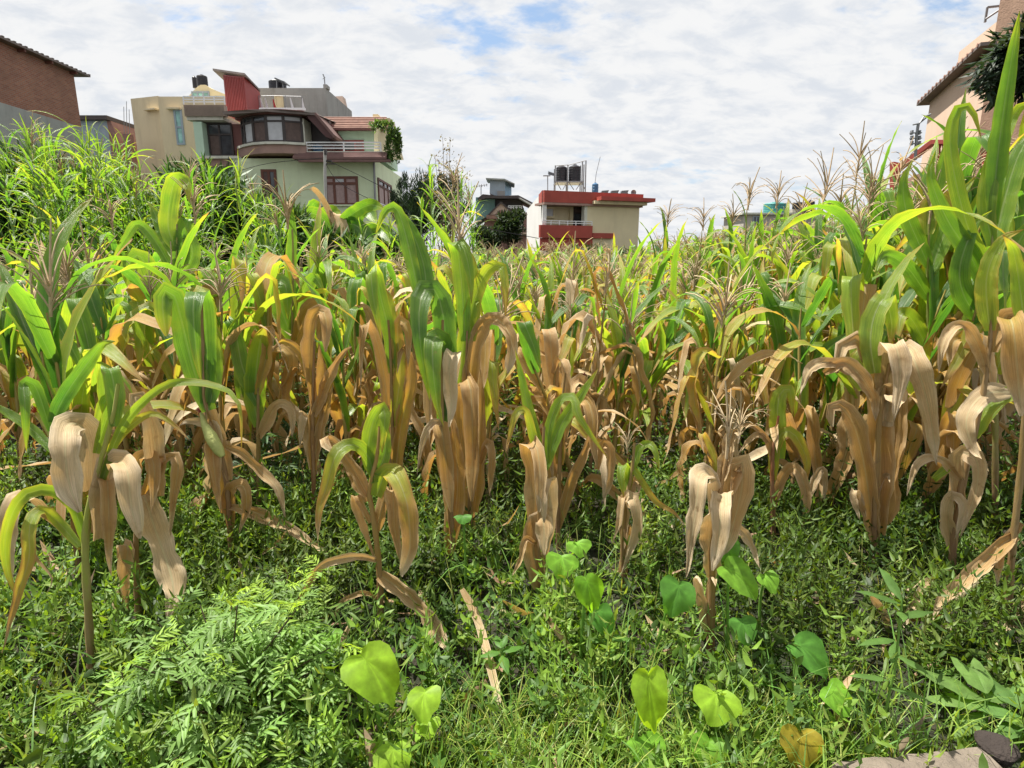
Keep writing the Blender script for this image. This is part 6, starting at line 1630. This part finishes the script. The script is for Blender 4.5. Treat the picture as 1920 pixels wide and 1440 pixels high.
grass('dead_grass', 'straw coloured dead grass lying among the green', 3200, 23,
      lambda x, y: np.clip(.55 * bell(y, 1.2, .2) * bell(x, .1, .6) + .10, 0, 1), (.06, .18), (.0018, .0035), ((.30, .24, .13), (.24, .18, .10)), (1.05, 4.0))
# dry leaf litter on the soil
def litter():
    g = np.random.default_rng(31); n = 700
    y = np.sqrt(g.uniform(1.3, 30, n)); x = g.uniform(-.95, .95, n) * y
    B = np.stack([x, y, g.uniform(.01, .10, n)], 1); D = rand_dir(g, n); D[:, 2] *= .25; D = unit(D)
    V, F, k = leaf_batch(B, D, side_of(g, D), g.uniform(.06, .18, n), g.uniform(.015, .04, n), .3, True)
    T = np.repeat(tint_of(g, n, (.33, .24, .14), .3), k, 0)
    tag(link('leaf_litter', mesh_np('leaf_litter', V, F, M_WEED, tint=T, smooth=False)), 'dry corn leaf scraps lying on the soil', 'leaf litter', None, 'stuff')
litter()

# ------------------------------------------------------------------ marigold bushes
def mk_frond(seed):
    g = np.random.default_rng(seed); n = 7
    L = .125; z = np.linspace(0, 1, n)
    B, D, S, LL, WW = [], [], [], [], []
    for j in range(n):
        t = .12 + .86 * j / (n - 1); p = np.array((L * t, 0, .02 * math.sin(t * 2.6) - .02 * t * t)); l = (.026 + .03 * math.sin(min(t * 1.15, 1) * 2.9)) * g.uniform(.7, 1.2)
        for sgn in ((-1, 1) if j < n - 1 else (0,)):
            a = sgn * (1.05 - .35 * t) + g.normal(0, .13); d = np.array((math.cos(a), math.sin(a), g.normal(.05, .25)))
            B.append(p); D.append(d); S.append((-math.sin(a), math.cos(a), 0)); LL.append(l * (1.25 if sgn == 0 else 1.15)); WW.append(.0115)
    V, F, k = leaf_batch(np.array(B), unit(np.array(D)), unit(np.array(S)), np.array(LL), np.array(WW), .2, True)
    rv, rf = tube_np(np.stack([L * z, 0 * z, .02 * np.sin(z * 2.6) - .02 * z * z], 1), .0014, .0006, 3)
    T = np.ones((len(V) + len(rv), 3))
    return mesh_np('frond', np.concatenate([V, rv]), F + [rf + len(V)], M_WEED, tint=T, smooth=False)
FROND = [mk_frond(600 + i) for i in range(8)]
def marigold(label, px, Y, rad, h, nst, seed, col, per=5):
    g = np.random.default_rng(seed); X = (px - 960) / FPX * (Y * math.cos(PITCH) + (CAM_H - h * .6) * math.sin(PITCH))
    root = empty('marigold_bush', (X, Y, 0), label, 'marigold bush', 'leafy marigold bushes')
    for i in range(nst):
        rr = math.sqrt((i + .5) / nst); az = i * 2.4 + g.normal(0, .2)
        tip = np.array((rr * rad * math.cos(az), rr * rad * math.sin(az), h * (1.08 - .5 * rr * rr) * g.uniform(.62, 1.15)))
        path = catmull([np.array((0, 0, 0)), tip * np.array((.35, .35, .55)), tip], 7)
        v, f = tube_np(path, .005, .0016, 5)
        link('stem', mesh_np('stem', v, [f], M['purple_stem']), root)
        d = unit((path[-1] - path[-3])[None])[0]
        for k in range(per):
            q = path[-1] - d * (.012 * k + .045 * (k // 3)); a = k * 2.4 + i * 1.1; tilt = g.uniform(-.15, .55) - (.4 if k < 2 else 0)
            s = g.uniform(.6, 1.15) * (.72 if k < 2 else 1.0)
            br = g.uniform(.55, 1.3)
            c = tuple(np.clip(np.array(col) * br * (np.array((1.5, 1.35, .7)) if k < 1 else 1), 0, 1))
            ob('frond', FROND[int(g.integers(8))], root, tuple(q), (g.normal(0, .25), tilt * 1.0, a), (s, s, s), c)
marigold('bushy marigold plant with feathery pale green leaves, the large foremost one', 425, 1.36, .28, .40, 36, 801, (.165, .280, .070))
marigold('marigold plant at the bottom edge beside the grass, feathery leaves', 545, 1.18, .14, .20, 11, 802, (.155, .275, .068))
marigold('small marigold plant between the foremost marigold and the sickly corn', 245, 1.30, .13, .20, 9, 803, (.15, .265, .066))
marigold('marigold bush fringe behind the foremost marigold, brighter tips', 520, 1.70, .18, .32, 14, 806, (.18, .30, .065))
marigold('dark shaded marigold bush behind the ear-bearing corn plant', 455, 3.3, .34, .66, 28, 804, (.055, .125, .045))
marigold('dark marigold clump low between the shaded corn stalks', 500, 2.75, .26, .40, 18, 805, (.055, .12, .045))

# ------------------------------------------------------------------ taro leaves
def taro(label, px, py, w, h, tilt, roll, col, Y=None, zc=None, seed=0):
    g = np.random.default_rng(seed + 900)
    if Y is None:
        c = np.array(GP(px, py, zc))
    else: c = np.array(P(px, py, Y))
    base = (c[0] + g.normal(0, .02), c[1] + .05, 0)
    root = empty('taro_plant', base, label, 'taro plant', 'taro plants in the weeds')
    dist = math.hypot(c[1], CAM_H - c[2]); wm = w / FPX * dist * .86; L = h / FPX * dist * .86
    # heart outline in (u across, v along); v=0 the petiole notch
    va = np.array([-.13, -.215, -.23, -.12, .08, .34, .58, .78, .91, .98, 1.0]); ua = np.array([.0, .12, .30, .46, .53, .51, .42, .29, .16, .07, .0]); skew = g.uniform(-.14, .14); fold = g.uniform(.05, .30)
    ra = np.linspace(0, 1, 6); V, T, tc_ = [], [], []
    n = len(va); outline = [(u, v) for u, v in zip(ua, va)] + [(-u, v) for u, v in list(zip(ua, va))[::-1][1:]]
    wav = g.uniform(0, 6.28)
    for (j, (u, v)) in enumerate(outline):
        jag = 1 + .045 * math.sin(j * 1.9 + wav) + g.normal(0, .025)
        for r in ra:
            uu, vv = u * r * jag, v * r * jag
            uu += skew * vv * (1 - vv) * 1.6; zc_ = fold * abs(uu) - .30 * vv * abs(vv) + .045 * math.sin(j * 1.35 + wav) * r * r + .12 * uu * vv
            V.append((uu * wm, vv * L / 1.25, zc_ * L))
            vein = 1.0 + (.34 if (j % 3 == 0 and r > .05) else 0.0) + (.3 if r < .15 else 0)
            T.append(np.array(col) * vein * g.uniform(.9, 1.1))
    V = np.array(V); m = len(ra); k = len(outline)
    F = [(j * m + i, j * m + i + 1, (j + 1) * m + i + 1, (j + 1) * m + i) for j in range(k - 1) for i in range(m - 1)]
    # tilt the blade towards the viewer: v axis points down the picture
    Rm = np.array(Matrix.Rotation(roll, 3, 'Y') @ Matrix.Rotation(0, 3, 'X'))
    down = np.array((math.sin(roll), -math.cos(roll) * math.cos(tilt), -math.sin(tilt) * abs(math.cos(roll)))); down = down / np.linalg.norm(down)
    side = np.cross(np.array((0, math.sin(tilt), -math.cos(tilt))), down); side /= np.linalg.norm(side); nr = np.cross(side, down)
    if nr[2] < 0: nr = -nr
    W = c + V[:, :1] * side + (V[:, 1:2] - .35 * L / 1.25) * down + V[:, 2:3] * nr
    off = np.array(base)
    link('leaf_blade', mesh_np('leaf_blade', W - off, [np.array(F)], M_TARO, tint=np.array(T)), root)
    notch = c - .35 * L / 1.25 * down
    v, f = tube_np(catmull([np.array(base), (np.array(base) + notch) / 2 + np.array((0, .02, .03)), notch - nr * .004], 8), .006, .0035, 6)
    so = link('petiole', mesh_np('petiole', v - off, [f], M['green_stem']), root); so.color = (1.1, 1.5, .9, 1)
M_TARO = make_tint_leaf_mat('taro_leaf', (2.4, 2.2, .5), .50, .50, 35, .30)
TG, TB, TD = (.26, .42, .035), (.17, .35, .036), (.095, .245, .040)
for i, a in enumerate((('largest bright yellow-green taro leaf, right of the marigold bush', 700, 1265, 96, 118, .8, .62, TG, .30),
    ('smaller scalloped taro leaf right of the largest yellow-green one', 796, 1317, 64, 62, .5, .1, TG, .20),
    ('small low taro leaf under the scalloped one', 803, 1364, 46, 34, .3, .2, TG, .10),
    ('taro leaf cut by the bottom edge, below the largest one', 738, 1428, 66, 66, .6, .2, TG, .12),
    ('pale taro leaf tilted edge-on near the trailing corn leaf', 614, 1202, 58, 44, .5, .3, TB, .22),
    ('tall pointed taro leaf hanging in the sunlit grass', 1222, 1312, 66, 130, 1.1, .12, TG, .28),
    ('rounded taro leaf lying flat beside the tall pointed one', 1342, 1322, 84, 66, .55, -.2, TG, .20),
    ('broad faded taro leaf under the tall pointed one', 1216, 1412, 66, 70, .6, .3, TB, .10),
    ('ragged taro leaf at the bottom edge in the grass', 1328, 1412, 64, 66, .6, -.3, TB, .10),
    ('upright mid green taro leaf between two corn stems', 1106, 1112, 56, 84, 1.2, .25, TB, .34),
    ('dark taro leaf just beneath the upright mid green one', 1132, 1162, 48, 62, .9, .5, TD, .24),
    ('wide taro leaf behind the brown-stemmed corn plant', 1052, 1058, 64, 50, .7, -.15, TB, .38),
    ('small notched taro leaf peeping above the wide one', 1086, 1026, 50, 36, .5, .2, TB, .38),
    ('shaded round taro leaf left of the cream-bladed corn', 1268, 1118, 72, 76, .9, -.35, TD, .30),
    ('long slanting taro leaf right of the cream-bladed corn', 1388, 1084, 64, 96, .7, .75, TB, .32),
    ('folded taro leaf close behind the cream-bladed corn', 1366, 1032, 46, 56, 1.0, .1, TD, .38),
    ('small taro leaf right of the long slanting one', 1442, 1090, 46, 42, .5, .4, TB, .26),
    ('dim taro leaf low in the weeds under the cream-bladed corn', 1396, 1180, 58, 54, .7, .1, TD, .18),
    ('large dull green taro leaf half buried in grass', 1520, 1228, 70, 86, .6, .7, TD, .16),
    ('taro leaf spreading over the grass toward the kerb', 1572, 1310, 60, 64, .5, .6, TB, .14),
    ('yellowing rusty taro leaf beside the concrete kerb', 1502, 1402, 76, 74, .8, -.2, (.32, .25, .03), .12),
    ('tiny taro leaf behind the dark-leaved corn stem', 868, 972, 36, 22, .4, .1, TD, .34))):
    taro(a[0], a[1], a[2], a[3], a[4], a[5], a[6], a[7], zc=a[8], seed=i)

# ------------------------------------------------------------------ broad pale seedlings and other single weeds
def seedling(name, label, px, py, z, leaves, col, h, seed, lw=.42):
    g = np.random.default_rng(seed + 70); c = np.array(GP(px, py, z)); root = empty(name, (c[0], c[1], 0), label, 'weed plant', 'single broad-leaved weeds')
    v, f = tube_np(np.array([(0, 0, 0), (.01, 0, z * .6), (0, 0, z)]), .004, .0025, 5)
    so = link('stem', mesh_np('stem', v, [f], M['green_stem']), root); so.color = (1, 1.3, .8, 1)
    for (az, el, L, zz_) in leaves:
        d = np.array((math.cos(az) * math.cos(el), math.sin(az) * math.cos(el), math.sin(el)))
        q = np.linspace(0, 1, 8); path = np.array((0, 0, zz_)) + d * (L * q)[:, None] - np.array((0, 0, 1)) * (.25 * L * q ** 2)[:, None]
        V, F, UV = ribbon(path, L * lw, wdir=np.cross(d, (0, 0, 1)), cup=.15, ripple=.05, seed=seed, prof=[.1, .45, .9, 1, .85, .5, .22, .02], across=4)
        T = np.tile(np.array(col) * g.uniform(.85, 1.15), (len(V), 1)); link('leaf', mesh_np('leaf', V, [F], M_TARO, tint=T), root)
seedling('broadleaf_weed', 'pale broad-leaved weed spreading long leaves near the right edge', 1850, 1300, .12, [(2.5, .35, .17, .10), (2.9, .1, .15, .09), (1.9, .6, .13, .12), (1.2, .5, .13, .12), (.4, .2, .16, .10), (-.6, .1, .14, .08), (3.6, .0, .13, .06)], (.16, .27, .07), .12, 1)
seedling('broadleaf_weed', 'second pale broad-leaved weed at the right edge below the first', 1915, 1330, .10, [(2.7, .2, .15, .08), (1.8, .4, .13, .10), (.9, .4, .12, .10), (3.6, .1, .12, .06)], (.14, .26, .07), .10, 2)
seedling('nettle_seedling', 'fresh nettle-like seedling with pointed leaves under the dark taro leaf', 1140, 1190, .18, [(.1, .1, .07, .17), (1.7, .3, .06, .18), (3.2, .1, .07, .17), (4.7, -.1, .07, .16), (.9, .6, .05, .18)], (.12, .25, .04), .18, 3, .5)
seedling('nettle_seedling', 'pointed-leaved seedling right of the trailing brown corn strip', 940, 1215, .16, [(.3, .2, .07, .15), (1.9, .3, .06, .16), (3.4, .1, .07, .15), (5.0, 0, .07, .14), (1.1, .7, .05, .16)], (.10, .22, .04), .16, 4, .42)
seedling('willow_weed', 'upright willow-leaved weed stem beside the stout tan corn clump', 1692, 1120, .46, [(2.6, .3, .11, .44), (.2, .3, .11, .40), (1.6, .6, .12, .45), (3.3, .2, .11, .34), (5.2, .2, .10, .30), (.9, .3, .11, .27), (2.9, .2, .10, .22), (4.2, .5, .1, .42), (5.9, .1, .1, .2)], (.10, .19, .045), .46, 5, .24)
# the dry stalk pieces lying in the grass
def dry_strip(label, pts, w, seed, z0=.12):
    raw = np.array([GP(x, y, z0 * (1 - .7 * i / (len(pts) - 1))) for i, (x, y) in enumerate(pts)]); view = unit((raw[1] - np.array(cam.location))[None])[0]
    V, F, UV = ribbon(catmull(raw, 18), w / FPX * 1.7, view=view, cup=.35, ripple=.12, seed=seed, prof=W_BLUNT, crumple=.25, across=4)
    c = raw[0]; o = link('dry_leaf', mesh_np('dry_leaf', V - c, [F], M_LEAF, uv=UV)); o.location = c; o.color = (.80, .1, .3, 1)
    tag(o, label, 'dry leaf', 'fallen dry corn leaves')
dry_strip('narrow dry corn leaf lying down into the grass below the dark-leaved corn', [(866, 1105), (885, 1140), (905, 1190), (922, 1260), (938, 1330)], 18, 1, .22)
dry_strip('short dry corn strip slanting beside the brown-stemmed corn base', [(1022, 1150), (1045, 1185), (1068, 1215), (1085, 1250)], 12, 2, .2)
dry_strip('fallen reddish leaf scrap standing in the kerb-side weeds', [(1750, 1080), (1725, 1110), (1705, 1150), (1690, 1180)], 16, 3, .22)
dry_strip('pale dry leaf scrap in the weeds near the red leaf', [(1632, 1118), (1648, 1135), (1660, 1160), (1664, 1178)], 16, 4, .2)
# concrete kerb and stone at the lower edge
def kerb():
    a, b = KA.copy(), KB.copy()
    root = empty('concrete_slab', (a.x, a.y, 0), 'weathered concrete slab edge lying at the bottom right of the grass', 'slab')
    bm = bmesh.new(); d = (b - a); d.z = 0; L = d.length; d.normalize(); nn = Vector((d.y, -d.x, 0))
    N = 14; g = random.Random(3); rows = []
    for i in range(N + 1):
        p = a + d * (L * i / N); j = g.uniform(-.004, .004)
        r = [p + nn * -.0 + Vector((0, j, -.12)), p + nn * 0 + Vector((0, j, g.uniform(-.003, .003))), p + nn * .03 + Vector((0, 0, .008 + g.uniform(-.001, .001))), p + nn * .30 + Vector((0, 0, g.uniform(-.001, .001))), p + nn * .30 + Vector((0, 0, -.12))]
        rows.append([bm.verts.new(q - Vector((a.x, a.y, 0))) for q in r])
    for i in range(N):
        for k in range(4): bm.faces.new((rows[i][k], rows[i + 1][k], rows[i + 1][k + 1], rows[i][k + 1]))
    bm.faces.new(rows[0][::-1]); bm.faces.new(rows[-1])
    bmesh.ops.recalc_face_normals(bm, faces=bm.faces)
    me = bpy.data.meshes.new('slab_body'); bm.to_mesh(me); bm.free(); link('slab_body', me, root, M['stone'])
    c = GP(1868, 1404, .09); bm = bmesh.new(); bmesh.ops.create_icosphere(bm, subdivisions=3, radius=.042)
    for v in bm.verts:
        k = 1 + .16 * math.sin(v.co.x * 70) * math.cos(v.co.y * 55) + .08 * math.sin(v.co.z * 130); v.co = Vector((v.co.x * 1.0 * k, v.co.y * 1.1 * k, v.co.z * .75 * k))
    me = bpy.data.meshes.new('dark_stone'); bm.to_mesh(me); bm.free(); o = link('dark_stone', me, None, M['dark_stone']); o.location = c
    tag(o, 'dark painted stone at the end of the concrete slab', 'stone')
kerb()
